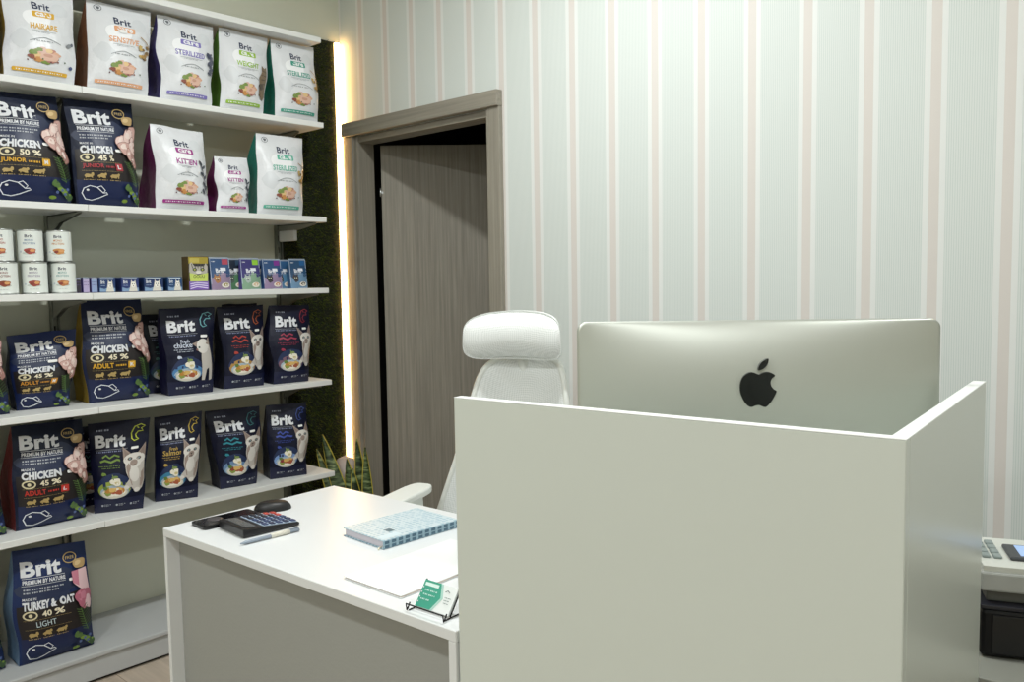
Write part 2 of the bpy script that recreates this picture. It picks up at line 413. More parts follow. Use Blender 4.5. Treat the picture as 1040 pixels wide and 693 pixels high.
# ------------------------------------------------------------------ pet food bags
NU, NV = 16, 20
def bag(name, label, group, quad, depth, body, gus, artf, seed, sticker=None, stcol='#f2f2f0'):
    BL, BR, TL, TR = [V(p) for p in quad]
    base = (BL + BR)/2; xd = (BR - BL); xd.z = 0; xd.normalize(); n = xd.cross(V((0, 0, 1))).normalized()
    root = thing(name, label, 'pet food', base, 0, group); depth *= 1.22
    q = [p - base for p in (BL, BR, TL, TR)]
    W = ((BR-BL).length + (TR-TL).length)/2; H = ((TL-BL).length + (TR-BR).length)/2
    def edge(s, t):
        e = q[0].lerp(q[1], s).lerp(q[2].lerp(q[3], s), t)
        wv = .012*noise.noise(V((seed*3.7, t*2.6, s*1.2))) + .006*math.sin(PI*t)*(1 if s > .5 else -1)*math.sin(2*PI*t + seed)
        return e + xd*wv*math.sin(PI*min(1, t*1.02))
    def fr(s, t):
        e = edge(s, t); c = 1 - abs(2*s-1)**3
        bul = depth*(.34*c + .04)*math.sin(PI*t**.75)**.8 if 0 < t < 1 else 0
        wr = noise.noise(V((s*3.1 + seed, t*4.2, seed*1.7)))*.0045 + noise.noise(V((s*6 + seed, t*9 + s*5, seed)))*.0022
        return e + n*(bul + wr*math.sin(PI*min(t*1.05, 1))) + V((0, 0, .0022*noise.noise(V((s*2.5, seed, 5)))*t*t*2))
    def bk(s, t):
        return edge(s, t) - n*(depth*(1 - t**2.0) + .0025)
    G = [[fr(i/NU, j/NV) for i in range(NU+1)] for j in range(NV+1)]
    K = [[bk(i/NU, j/NV) for i in range(NU, -1, -1)] for j in range(NV+1)]
    mb = MB(); mb.grid(G, body); mb.grid(K, body)
    mb.grid([[K[0][NU-i] for i in range(NU+1)], G[0]], body)         # underside
    mb.grid([G[NV], [K[NV][NU-i] for i in range(NU+1)]], body)       # top seam
    art = Art(W, H); artf(art); lay(mb, art, G, n)
    pouch_ = mb.build('pouch', root)
    for s in (0, 1):
        g = MB(); rows_ = []
        for j in range(NV+1):
            t = j/NV; a = fr(s, t); c = bk(s, t); m = (a+c)/2 + xd*(1 if s == 0 else -1)*(.010*(1-t)*math.sin(PI*min(1, t*1.6+.1)) )
            r_ = [c, (c+m)/2, m, (m+a)/2, a] if s == 0 else [a, (a+m)/2, m, (m+c)/2, c]
            rows_.append(r_)
        g.grid(rows_, gus); g.build('side_gusset', root)
    if sticker:
        sa, sb, wa, hb = sticker; st = MB(); ar = Art(W, H); ar.RR(sa, sb, sa+wa, sb+hb, .003, ink(stcol)); lay(st, ar, G, n, .0045)
        st.build('price_sticker', pouch_)
    return root

WHT, OFF, GLD = ink('#dcdee2'), ink('#aeb2ba'), ink('#b39a62')
def herb(A, s=1.):
    g1, g2, g3 = ink('#3f5a34'), ink('#56743c'), ink('#7d9a3a')
    for k in range(9):
        t = k/8; a = .80 + .10*t; bb = .40 - .20*t
        A.L([(a, bb), (a + .09, bb + .045)], .0022, g1); A.L([(a, bb), (a - .07, bb + .02)], .0022, g2)
    A.L([(.79, .42), (.91, .19)], .0025, g2)
    for k in range(14):
        a = .72 + .26*((k*.618) % 1); bb = .05 + .15*((k*.377) % 1)
        A.E(a, bb, .050, .017, (g3, g2, g1)[k % 3], k*1.3, 12)
    for (a, bb) in ((.85, .12), (.78, .10), (.89, .085), (.93, .13)): A.E(a, bb, .022, .014, ink('#56689a'))
def dog(word, pct, line, lcol, size, meat='chicken', grey='#33303a'):
    def f(A):
        A.P([(.04, .23), (.99, .23), (.99, .50), (.80, .58), (.45, .56), (.04, .52)], ink('#1e1819'))
        A.P([(.03, .0), (.99, .0), (.99, .235), (.03, .235)], ink('#14214a'))
        A.B(.38, .62, .33, .12, ink('#242e4a'), 3); A.B(.62, .70, .2, .1, ink('#202b48'), 4)
        A.T('Brit', .08, .765, .62, .900, WHT, .04)
        A.R(.09, .752, .66, .756, WHT)
        A.T('PREMIUM BY NATURE', .10, .705, .66, .740, WHT, .03)
        A.R(.09, .692, .66, .695, WHT)
        A.dots(.11, .62, .655, OFF, .012, .03); A.dots(.11, .56, .628, OFF, .012, .03)
        A.T('MADE IN', .10, .572, .27, .592, WHT, .01)
        A.T(word, .10, .487, .60 if len(word) < 9 else .73, .560, WHT, .055)
        A.L(ngon(.185, .443, .08, .034, 20), .0045, ink('#d8cda8'), True); A.E(.185, .443, .025, .016, ink('#d8cda8'), .6)
        A.T(pct, .33, .418, .58, .470, ink('#e6dcc0'), .03)
        A.dots(.1, .66, .400, GLD, .003, .012)
        c = ink(lcol)
        if line == 'LIGHT': A.T('LIGHT', .24, .335, .50, .385, ink('#cfe0e4'), .0)
        else:
            A.T(line, .11, .338, .40, .388, c, .03)
            A.dots(.43, .56, .352, c, .018, .02)
            A.R(.57, .330, .68, .395, c); A.T(size, .60, .345, .65, .383, WHT, .03)
        A.dots(.1, .66, .318, GLD, .003, .012)
        for k, a in enumerate((.18, .36, .54)):
            A.B(a, .275, .055, .018, GLD, k+5, 14, .5); A.E(a + .045, .290, .018, .013, GLD)
            A.L([(a - .04, .27), (a - .045, .252)], .003, GLD); A.L([(a + .035, .27), (a + .04, .252)], .003, GLD)
            A.dots(a - .07, a + .07, .232, GLD, .007, .02)
        # bone shaped outline, drumstick drawing
        pts = [(.07, .11), (.10, .155), (.18, .18), (.28, .165), (.37, .115), (.42, .12), (.44, .105), (.40, .095), (.30, .065), (.20, .045), (.11, .055)]
        A.L(pts, .003, ink('#dfe3ea'), True); A.L([(.28, .165), (.34, .18), (.40, .14), (.37, .115)], .0027, ink('#dfe3ea'))
        A.E(.15, .14, .02, .01, WHT)
        A.L(ngon(.74, .885, .09, .045, 16), .003, GLD, True); A.T('FREE', .68, .872, .80, .898, GLD, .01)
        A.B(.86, .82, .10, .045, ink('#b89a6a'), 2, 20, .15); A.E(.84, .825, .05, .02, ink('#d2b98a'), .3)
        if meat == 'chicken':
            p1, p2, p3 = ink('#cda69d'), ink('#e2c6be'), ink('#b0847b')
            rim = ink('#8f665f')
            for (a, bb, ra, rb, m, k) in ((.93, .70, .07, .075, p1, 2), (.76, .615, .095, .065, p2, 1), (.87, .665, .075, .075, p2, 7), (.80, .555, .105, .060, p1, 3), (.93, .575, .060, .085, p2, 4),
                                          (.87, .49, .060, .060, p1, 8), (.93, .435, .050, .070, p3, 9)):
                A.B(a, bb, ra*1.08, rb*1.08, rim, k); A.B(a, bb, ra, rb, m, k); A.B(a - .015, bb + .012, ra*.5, rb*.45, ink('#ead7cf'), k + 3)
        else:
            p1, p2, p3 = ink('#c77f92'), ink('#e4c3c8'), ink('#b4687c')
            A.P([(.74, .76), (.96, .77), (.97, .50), (.82, .60), (.74, .66)], p2); A.P([(.74, .76), (.84, .765), (.82, .62), (.74, .66)], p1)
            A.B(.86, .50, .12, .09, p3, 3); A.B(.83, .53, .06, .05, p1, 5); A.B(.92, .45, .05, .06, p2, 6)
        herb(A)
    return f
def cat_art(A, dx=0., sc=1., look=0):
    w1, w2, w3 = ink('#c4beb7'), ink('#dcd8d2'), ink('#9c8b82')
    def X(p): return [(.76 + dx + (a-.76)*sc, b) for a, b in p]
    if look == 0:
        dk = ink('#8a7970'); dd = ink('#3a3330')
        A.P([(.64, .56), (.66, .44), (.70, .36), (.62, .31), (.58, .27), (.63, .245), (.72, .275), (.78, .225), (.86, .215), (.93, .25), (.975, .34), (.98, .46), (.965, .56)], w1)
        A.P([(.615, .57), (.575, .725), (.73, .635)], w3); A.P([(.83, .635), (.955, .745), (.965, .575)], w3)
        A.P([(.64, .60), (.60, .695), (.70, .635)], dk); A.P([(.86, .635), (.94, .715), (.95, .60)], dk)
        A.E(.79, .575, .18, .070, w2); A.E(.785, .535, .13, .060, w2)
        for a in (.715, .86):
            A.E(a, .582, .042, .020, w3); A.E(a, .582, .032, .0145, dd); A.E(a, .583, .018, .010, ink('#7f9aa0'))
        A.E(.785, .535, .065, .036, w3); A.P([(.755, .548), (.815, .548), (.785, .530)], dd); A.L([(.785, .53), (.785, .517), (.75, .508)], .0018, dd); A.L([(.785, .517), (.82, .508)], .0018, dd)
        A.P([(.70, .36), (.74, .50), (.70, .54), (.665, .50)], w3); A.P([(.90, .25), (.965, .34), (.97, .46), (.92, .42)], w3); A.E(.80, .41, .09, .085, w2); A.E(.63, .275, .05, .022, w2); A.E(.83, .235, .06, .026, w2); A.L([(.72, .36), (.74, .29)], .003, w3); A.L([(.90, .36), (.89, .27)], .003, w3)
    else:      # kitten standing up, looking away
        A.P([(.74, .60), (.88, .60), (.93, .45), (.93, .16), (.86, .15), (.85, .30), (.80, .28), (.76, .16), (.69, .16), (.70, .40)], w1)
        A.P([(.62, .55), (.55, .585), (.66, .61)], w3); A.P([(.80, .58), (.86, .66), (.89, .56)], w3)
        A.E(.75, .555, .12, .085, w2); A.E(.68, .54, .02, .012, ink('#3c4c4e')); A.E(.64, .515, .02, .012, ink('#8e6a62'))
def cat(word, wcol, glow, fish, look=0, food='#b9823a', smalltop=True):
    def f(A):
        A.P([(.0, .0), (1, .0), (1, .16), (.0, .16)], ink('#101638'))
        g = ink(glow)
        A.B(.40, .30, .34, .14, ink('#1d2c52'), 4, 24, .08); A.B(.40, .26, .31, .10, g, 5, 24, .06); A.E(.40, .235, .275, .078, ink('#a9bccb'))
        A.T('Brit', .10, .725, .62, .865, WHT, .042)
        A.dots(.13, .34, .905, ink('#8c92a4'), .018, .04)
        A.R(.10, .700, .66, .703, OFF); A.dots(.12, .62, .675, ink('#7c84a6'), .012, .03)
        c = ink(wcol)
        if word:
            A.T('Fresh', .30, .60, .46, .64, c, .015); A.T(word, .16, .545, .56, .605, c, .02)
        else:
            A.L([(.22, .62), (.28, .645), (.34, .61), (.42, .64), (.50, .62)], .006, c); A.L([(.18, .575), (.26, .59), (.36, .565), (.46, .59), (.54, .57)], .007, c)
        A.dots(.15, .58, .52, c, .008, .028); A.dots(.20, .52, .498, c, .008, .028); A.B(.22, .44, .04, .018, c, 9, 12, .5)
        A.E(.40, .225, .25, .062, ink('#d8d2c4')); A.E(.40, .235, .21, .046, ink('#efe9dc'))
        for k in range(7):
            A.B(.40 + .14*math.cos(k*.9), .245 + .022*math.sin(k*1.7), .065, .026, ink((food, '#d9b36a', '#a8593c', '#8a9a4a')[k % 4]), k)
        A.B(.24, .285, .05, .02, ink('#5d7a3a'), 11, 14, .4)
        A.B(.44, .345, .10, .042, ink('#ece7d6'), 12, 16, .25); A.B(.46, .335, .04, .016, ink('#cdbd8a'), 3); A.B(.42, .40, .05, .016, ink('#7f9450'), 13, 14, .5); A.L([(.40, .37), (.38, .43)], .003, ink('#7f9450'))
        cat_art(A, .02, 1., look)
        # fish outline at the upper right corner
        fc = ink(fish); pts = [(.72, .80), (.71, .86), (.76, .925), (.86, .945), (.93, .92), (.87, .90), (.90, .87), (.82, .87), (.78, .84), (.79, .81), (.83, .79), (.76, .775)]
        A.L(pts, .0035, fc, True); A.L([(.80, .92), (.83, .905)], .003, fc)
        for a in (.17, .45, .73):
            A.E(a, .09, .022, .012, OFF); A.dots(a + .04, a + .17, .095, OFF, .007, .03); A.dots(a + .04, a + .14, .08, OFF, .006, .03)
    return f
def care(title, tcol, deco, title_w=(.30, .72)):
    def f(A):
        c = ink(tcol); nv = ink('#26304f'); gr = ink('#8e9396')
        A.B(.42, .66, .22, .10, ink('#f3f4f6'), 2, 24, .1); A.B(.2, .42, .14, .10, ink('#d4d7da'), 8, 24, .2); A.B(.75, .80, .14, .07, ink('#d8dbde'), 4, 24, .2)
        A.L(ngon(.155, .925, .055, .034, 18), .002, ink('#6b6f74'), True); A.B(.155, .925, .025, .018, ink('#6b6f74'), 3, 12, .5)
        A.T('Brit', .36, .765, .62, .845, nv, .02)
        A.RR(.345, .680, .68, .745, .004, c); A.T('care', .39, .690, .64, .736, ink('#f1f2f4'), .03)
        A.T(title, title_w[0], .545, title_w[1], .612, c, .022); A.R(.32, .523, .70, .527, gr); A.dots(.38, .62, .508, gr, .006, .02)
        A.L([(.30 + .045*k, .405 + .05*math.sin(PI*k/10)) for k in range(11)], .0022, gr); A.dots(.36, .66, .412, gr, .010, .03)
        cols = ('#c98f52', '#d8a98e', '#7a9048', '#b98474', '#e0c08a', '#8c4f40', '#d8b4a6')
        for k in range(13):
            A.B(.52 + .20*math.cos(k*2.4)*(.4 + .05*k), .265 + .055*math.sin(k*2.4), .085 - .003*k, .040 - .0015*k, ink(cols[k % 7]), k, 16, .25)
        A.B(.58, .255, .12, .045, ink('#dcb7a4'), 21); A.B(.56, .265, .06, .018, ink('#c99a86'), 22); A.B(.44, .32, .06, .022, ink('#7a9048'), 23, 14, .5)
        for k in range(6): A.E(.30 + .1*k, .20 + .012*(k % 3), .012, .008, ink(('#5a3040', '#8c4f40', '#3f5a34')[k % 3]))
        A.RR(.09, .075, .86, .115, .003, c); A.dots(.14, .80, .088, ink('#f1f2f4'), .012, .03, .5)
        if deco == 'leaf':
            d = ink('#454b55')
            A.L([(.97, .20), (.93, .36), (.84, .50), (.78, .60)], .004, d)
            for (a, bb, r) in ((.80, .585, 2.3), (.88, .54, .6), (.84, .45, 2.6), (.93, .42, .9), (.90, .33, 2.2), (.87, .24, 2.0), (.95, .29, .9)): A.E(a, bb, .055, .017, d, r)
        elif deco == 'blue':
            d = ink('#4a4f63')
            for (a, bb, r) in ((.86, .60, .09), (.93, .54, .06), (.88, .50, .07), (.95, .45, .06), (.90, .40, .06)): A.B(a, bb, r, r*.5, d, int(a*100), 16, .5)
            A.L([(.84, .63), (.90, .50), (.96, .36)], .004, d)
        elif deco == 'cat':
            t1, t2 = ink('#7d6a52'), ink('#4f4438')
            A.P([(.78, .36), (.74, .44), (.80, .52), (.79, .60), (.86, .57), (.93, .60), (.95, .48), (.96, .22), (.90, .16), (.80, .22)], t1)
            for k in range(5): A.L([(.80, .30 + .06*k), (.92, .33 + .05*k)], .004, t2)
            A.B(.83, .33, .06, .04, t2, 3)
        elif deco == 'gold':
            for k in range(11): A.B(.88 + .08*math.cos(k*1.9), .49 + .07*math.sin(k*2.7), .035, .02, ink(('#a98446', '#7d6132', '#c7a968')[k % 3]), k, 12, .4)
            A.L([(.78, .66), (.90, .62), (.97, .58)], .003, ink('#a98446'))
        elif deco == 'paw':
            A.E(.88, .42, .05, .02, gr, .5); A.E(.93, .44, .03, .015, ink('#5c6472'), 1.); A.E(.90, .18, .03, .02, ink('#46517c'))
    return f
WHITEF = film('#dfe1e4'); NAVY = film('#111a31'); NAVY2 = film('#0f132a')
g1 = 'white bags on the upper shelf'; g2 = 'bags on the kitten food shelf'; g4 = 'dark bags on the middle lower shelf'; g5 = 'dark bags on the lowest shelf board'
def q4(bl, br, tl, tr): return (bl, br, tl, tr)
bag('pet_food_bag', 'purple cornered bag mostly out of frame at the upper left edge', g1, ((-2.985, .69, 2.01), (-2.985, .895, 2.01), (-3.02, .70, 2.32), (-3.02, .925, 2.325)), .09, film('#4a2f78'), film('#3a2a55'), lambda A: A.R(.02, .0, .98, .12, ink('#5c3a2a')), 31)
bag('pet_food_bag', 'white haircare bag with yellow label, first on the upper shelf', g1, ((-2.985, .919, 2.01), (-2.985, 1.128, 2.01), (-3.02, .938, 2.310), (-3.02, 1.152, 2.314)), .09, WHITEF, film('#b08d2e'), care('HAIRCARE', '#d9a92e', 'paw'), 1)
bag('pet_food_bag', 'white sensitive food bag with orange label and brown side', g1, ((-2.985, 1.169, 2.01), (-2.985, 1.374, 2.01), (-3.02, 1.195, 2.319), (-3.02, 1.417, 2.321)), .10, WHITEF, film('#8a5c43'), care('SENSITIVE', '#e2a77e', 'gold', (.26, .76)), 2, (.42, .665, .12, .035))
bag('pet_food_bag', 'white sterilized food bag with violet label on the upper shelf', g1, ((-2.985, 1.419, 2.01), (-2.985, 1.618, 2.01), (-3.02, 1.439, 2.322), (-3.02, 1.656, 2.320)), .095, WHITEF, film('#544f93'), care('STERILIZED', '#8279bd', 'blue', (.26, .74)), 3)
bag('pet_food_bag', 'white bag with lime green label and tabby cat picture', g1, ((-2.985, 1.650, 2.01), (-2.985, 1.835, 2.01), (-3.02, 1.680, 2.327), (-3.02, 1.890, 2.326)), .095, WHITEF, film('#5c8a2e'), care('WEIGHT', '#94bd3f', 'cat'), 4)
bag('pet_food_bag', 'white sterilized bag with teal label at the upper shelf end', g1, ((-2.985, 1.890, 2.01), (-2.985, 2.092, 2.01), (-3.02, 1.903, 2.327), (-3.02, 2.108, 2.330)), .095, WHITEF, film('#20786a'), care('STERILIZED', '#3f9a86', 'gold', (.24, .76)), 5)
bag('pet_food_bag', 'dark chicken bag marked 50 percent with yellow junior line', g2, ((-2.985, .866, 1.62), (-2.985, 1.100, 1.62), (-3.02, .878, 1.968), (-3.02, 1.082, 1.975)), .10, NAVY, film('#171b2e'), dog('CHICKEN', '50 %', 'JUNIOR', '#d9a62e', 'M'), 6, (.64, .52, .12, .026))
bag('pet_food_bag', 'dark chicken bag marked 45 percent with red junior line', g2, ((-2.985, 1.117, 1.62), (-2.985, 1.322, 1.62), (-3.02, 1.105, 1.976), (-3.02, 1.332, 1.986)), .10, NAVY, film('#171b2e'), dog('CHICKEN', '45 %', 'JUNIOR', '#a8373f', 'L'), 7, (.64, .51, .12, .026))
bag('pet_food_bag', 'large white kitten food bag with magenta label and side', g2, ((-2.985, 1.386, 1.62), (-2.985, 1.588, 1.62), (-3.02, 1.395, 1.928), (-3.02, 1.596, 1.919)), .11, WHITEF, film('#6b1a58'), care('KITTEN', '#9c2f86', 'leaf'), 8)
bag('pet_food_bag', 'small white kitten food bag beside the large one', g2, ((-2.985, 1.620, 1.62), (-2.985, 1.756, 1.62), (-3.02, 1.638, 1.836), (-3.02, 1.778, 1.842)), .07, WHITEF, film('#6b1a58'), care('KITTEN', '#9c2f86', 'leaf'), 9)
bag('pet_food_bag', 'white sterilized bag with teal label beside the small kitten bag', g2, ((-2.985, 1.792, 1.62), (-2.985, 2.000, 1.62), (-3.02, 1.822, 1.946), (-3.02, 2.038, 1.947)), .10, WHITEF, film('#20786a'), care('STERILIZED', '#5fb39c', 'gold', (.24, .76)), 10)
# second shelf from the bottom
bag('pet_food_bag', 'dark bag mostly out of frame left of the small chicken bag', g4, ((-3.05, .65, .933), (-3.05, .898, .933), (-3.085, .66, 1.25), (-3.085, .885, 1.25)), .09, NAVY, film('#171b2e'), dog('CHICKEN', '45 %', 'ADULT', '#d9a62e', 'S'), 32)
bag('pet_food_bag', 'small dark chicken bag with orange adult line and tilted top', g4, ((-3.098, .934, .933), (-3.078, 1.091, .933), (-3.135, .927, 1.184), (-3.108, 1.139, 1.198)), .08, film('#1b2850'), film('#1a2440'), dog('CHICKEN', '45 %', 'ADULT', '#c98a2e', 'M'), 11, (.52, .60, .13, .035))
bag('pet_food_bag', 'tall dark chicken bag with yellow side and adult line', g4, ((-3.080, 1.157, .933), (-3.068, 1.365, .933), (-3.118, 1.161, 1.296), (-3.103, 1.368, 1.294)), .11, film('#1b2440'), film('#9a7f26'), dog('CHICKEN', '45 %', 'ADULT', '#d9a62e', 'M'), 12, (.67, .52, .13, .03))
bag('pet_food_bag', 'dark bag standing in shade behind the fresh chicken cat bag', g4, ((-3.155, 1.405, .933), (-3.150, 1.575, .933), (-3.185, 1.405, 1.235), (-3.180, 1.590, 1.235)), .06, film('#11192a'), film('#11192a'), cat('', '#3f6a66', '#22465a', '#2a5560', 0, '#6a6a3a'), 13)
bag('pet_food_bag', 'dark cat food bag reading chicken with kitten looking away', g4, ((-3.024, 1.422, .933), (-3.000, 1.582, .933), (-3.061, 1.414, 1.258), (-3.030, 1.620, 1.258)), .075, NAVY2, film('#1d1d3f'), cat('chicken', '#c8d0e0', '#4a7fb0', '#6aa6b0', 1), 14, (.71, .655, .13, .03))
bag('pet_food_bag', 'dark cat food bag with orange red lettering and orange glow', g4, ((-3.036, 1.649, .933), (-3.022, 1.815, .933), (-3.070, 1.652, 1.256), (-3.055, 1.846, 1.257)), .08, NAVY2, film('#14172e'), cat('', '#a8382e', '#b0884a', '#a8552e', 0), 15, (.715, .685, .12, .028))
bag('pet_food_bag', 'dark bag half hidden behind the orange lettered cat bag', g4, ((-3.160, 1.735, .933), (-3.160, 1.885, .933), (-3.185, 1.735, 1.262), (-3.185, 1.895, 1.262)), .055, film('#12162b'), film('#12162b'), cat('', '#7a2f2e', '#7a5a3a', '#8a452e', 0), 16)
bag('pet_food_bag', 'dark cat food bag with red lettering at the shelf end', g4, ((-3.007, 1.852, .933), (-2.989, 2.006, .933), (-3.041, 1.864, 1.255), (-3.019, 2.042, 1.252)), .08, NAVY2, film('#14172e'), cat('', '#9a2f4a', '#7a5a6a', '#8a3038', 0), 17, (.715, .685, .12, .028))
# lowest board
bag('pet_food_bag', 'dark bag at the left edge beside the red sided bag', g5, ((-3.05, .62, .538), (-3.05, .868, .538), (-3.085, .63, .86), (-3.085, .852, .86)), .09, NAVY, film('#171b2e'), dog('CHICKEN', '45 %', 'ADULT', '#d9a62e', 'S'), 33)
bag('pet_food_bag', 'large dark chicken bag with red side and red adult line', g5, ((-3.053, .895, .538), (-3.057, 1.118, .538), (-3.090, .910, .884), (-3.093, 1.136, .880)), .11, NAVY, film('#7a1f22'), dog('CHICKEN', '45 %', 'ADULT', '#b8342a', 'L'), 18, (.68, .50, .12, .03))
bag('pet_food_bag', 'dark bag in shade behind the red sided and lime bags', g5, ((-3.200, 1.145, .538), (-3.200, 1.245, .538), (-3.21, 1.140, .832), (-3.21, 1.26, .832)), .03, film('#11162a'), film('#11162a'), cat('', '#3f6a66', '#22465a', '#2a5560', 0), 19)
bag('pet_food_bag', 'dark cat food bag with lime fish outline and lime glow', g5, ((-3.072, 1.154, .538), (-3.009, 1.299, .538), (-3.108, 1.160, .856), (-3.030, 1.350, .862)), .08, NAVY2, film('#14172e'), cat('', '#6f8a3a', '#9aa84a', '#b9c43a', 0), 20, (.715, .685, .12, .028))
bag('pet_food_bag', 'dark cat food bag reading salmon with yellow fish outline', g5, ((-3.058, 1.367, .538), (-3.002, 1.504, .538), (-3.087, 1.390, .851), (-3.021, 1.546, .862)), .08, NAVY2, film('#14172e'), cat('Salmon', '#b99a4a', '#3a7fa0', '#b99f3a', 0), 21, (.715, .685, .12, .028))
bag('pet_food_bag', 'dark cat food bag with teal lettering, narrow waist and wide top', g5, ((-3.042, 1.620, .538), (-3.019, 1.764, .538), (-3.083, 1.590, .849), (-3.047, 1.808, .847)), .08, NAVY2, film('#14172e'), cat('', '#2f8a9a', '#6a8ab0', '#2f6a70', 0, '#8a4030'), 22, (.715, .685, .12, .028))
bag('pet_food_bag', 'dark cat food bag with blue lettering, last on lowest shelf', g5, ((-3.031, 1.835, .538), (-2.990, 1.984, .538), (-3.064, 1.846, .842), (-3.016, 2.010, .840)), .08, NAVY2, film('#14172e'), cat('', '#3a4fa8', '#7a9ad0', '#34488a', 0, '#8a3038'), 23, (.715, .685, .12, .028))
# on the plinth
g6 = 'dark bags on the grey plinth'
bag('pet_food_bag', 'turkey and oat light bag with pale blue side on plinth', g6, ((-2.994, .864, .105), (-2.988, 1.097, .105), (-3.029, .872, .482), (-3.023, 1.097, .464)), .10, film('#1c2c56'), film('#6f8fb0'), dog('TURKEY & OAT', '40 %', 'LIGHT', '#cfe0e4', 'M', 'turkey'), 24, (.70, .68, .12, .025))
bag('pet_food_bag', 'dark bag only its lower corner in frame left of turkey bag', g6, ((-3.02, .60, .105), (-3.02, .832, .105), (-3.05, .58, .46), (-3.05, .80, .46)), .10, NAVY, film('#2a2530'), dog('CHICKEN', '45 %', 'ADULT', '#d9a62e', 'M'), 34)

# ------------------------------------------------------------------ cans
def can_art(name_cols, meat):
    def f(A):
        A.T('Brit', .37, .77, .63, .87, ink('#33384e'), .02)
        A.T('MONO', .36, .65, .64, .72, ink(name_cols), .01); A.T('PROTEIN', .30, .54, .70, .61, ink(name_cols), .01)
        A.E(.5, .25, .24, .05, ink('#c9cfc8')); A.B(.52, .32, .18, .10, ink(meat), 3); A.B(.60, .34, .08, .05, ink('#d9a06a'), 5); A.B(.44, .30, .07, .05, ink('#8a3f36'), 7)
        A.E(.20, .30, .04, .035, ink('#c4cdd4')); A.dots(.36, .64, .12, ink('#9aa0a8'), .012, .03)
    return f
M_can = mat('#e6ebe6', .35); M_tin = mat('#b9bcba', .28, .9)
def can(x, y, z, label, tcol, meat, r=.0365, h=.104):
    root = thing('food_can', label, 'can', (x, y, z), 0, 'white food cans on the middle shelf')
    b = MB(); b.lathe([(r, .004), (r, h-.004)], M_can, 40, cap=False)
    a0 = math.atan2(-y, -x) - .10       # label centre turned to the aisle
    nu, nv = 18, 6; half = 1.25
    G = [[V((r*math.cos(a0 - half + 2*half*i/nu), r*math.sin(a0 - half + 2*half*i/nu), .004 + (h-.008)*j/nv)) for i in range(nu+1)] for j in range(nv+1)]
    A = Art(2*half*r, h-.008); can_art(tcol, meat)(A)
    lay(b, A, G, lambda a: V((math.cos(a0 - half + 2*half*a), math.sin(a0 - half + 2*half*a), 0)), .0004, .00004)
    b.build('can_body', root)
    b = MB(); b.lathe([(r-.002, h-.006), (r+.0008, h-.004), (r+.0008, h-.001), (r-.001, h), (r-.003, h-.003), (.001, h-.003)], M_tin, 40); b.build('lid', root)
    b = MB(); b.lathe([(.001, .002), (r-.002, .001), (r+.0008, .0), (r+.0008, .004), (r-.001, .006)], M_tin, 40); b.build('bottom_rim', root)
zc = 1.3235
spec = [(.889, 'left', '#a83a34', '#a85a4a'), (.977, 'middle', '#6f87a8', '#a8504a'), (1.065, 'right', '#c8884a', '#c98f52')]
for i, (y, nm, tc, mt) in enumerate(spec):
    can(-3.0, y + .004, zc, 'lower white can of the %s stack in the front row' % nm, ('#8a3a3a', '#9a8fa8', '#6fa0a0')[i], ('#8c4a34', '#9c4a44', '#b8764a')[i])
    can(-3.002, y - .004, zc + .1045, 'upper white can of the %s stack in the front row' % nm, tc, mt)
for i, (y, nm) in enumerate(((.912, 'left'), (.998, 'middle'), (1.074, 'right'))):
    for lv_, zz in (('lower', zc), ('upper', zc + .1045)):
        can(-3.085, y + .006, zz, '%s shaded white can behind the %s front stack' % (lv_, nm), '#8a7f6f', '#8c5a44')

# ------------------------------------------------------------------ trays and pouches on the same shelf
def tray_art(c1):
    def f(A):
        A.R(0, 0, 1, 1, ink(c1)); A.P([(0, 0), (1, 0), (1, .25), (.6, .35), (.3, .2), (0, .3)], ink('#7f9ab8'))
        A.R(.05, .9, .9, .98, ink('#c8d4dc')); A.T('Brit', .08, .58, .34, .82, WHT, .03); A.dots(.08, .36, .42, ink('#9fb0cc'), .05, .05)
        A.P([(.40, 0), (.92, 0), (.86, .4), (.80, .85), (.72, .68), (.62, .72), (.56, .88), (.50, .45)], ink('#d9d3c8'))
        A.E(.67, .5, .14, .22, ink('#ece8df')); A.E(.62, .55, .025, .05, ink('#3a3f4a')); A.E(.73, .55, .025, .05, ink('#3a3f4a')); A.E(.68, .40, .03, .05, ink('#7a5a50'))
    return f
def facebox(name, label, cat_, group, x, y0, y1, z, h, d, body, artf, bev=.002):
    """a small carton standing on the shelf with its printed face to the aisle"""
    root = thing(name, label, cat_, (x, (y0+y1)/2, z), 0, group)
    w = (y1-y0)/2
    b = MB(); b.box((-d, -w, 0), (0, w, h), body, bev)
    G = [[V((0, -w + bev + 2*(w-bev)*i/4, bev + (h-2*bev)*j/4)) for i in range(5)] for j in range(5)]
    A = Art(2*w, h); artf(A); lay(b, A, G, V((1, 0, 0)), .0004, .00004)
    b.build('carton', root)
    return root
def lid_of(root, w, d, h):
    b = MB(); b.box((-d + .002, -w + .002, h), (-.002, w - .002, h + .0015), mat('#9fb0b8', .35, .5), .0005); b.build('foil_lid', root)
gt = 'small blue food trays on the middle shelf'
TR = [(1.181, 1.237, 'first blue food tray with cat picture beside the lilac cartons'), (1.257, 1.319, 'second blue food tray from the lilac cartons'),
      (1.337, 1.408, 'third blue food tray, spotted kittens on its face'), (1.424, 1.480, 'fourth blue food tray, beside the yellow green pouch')]
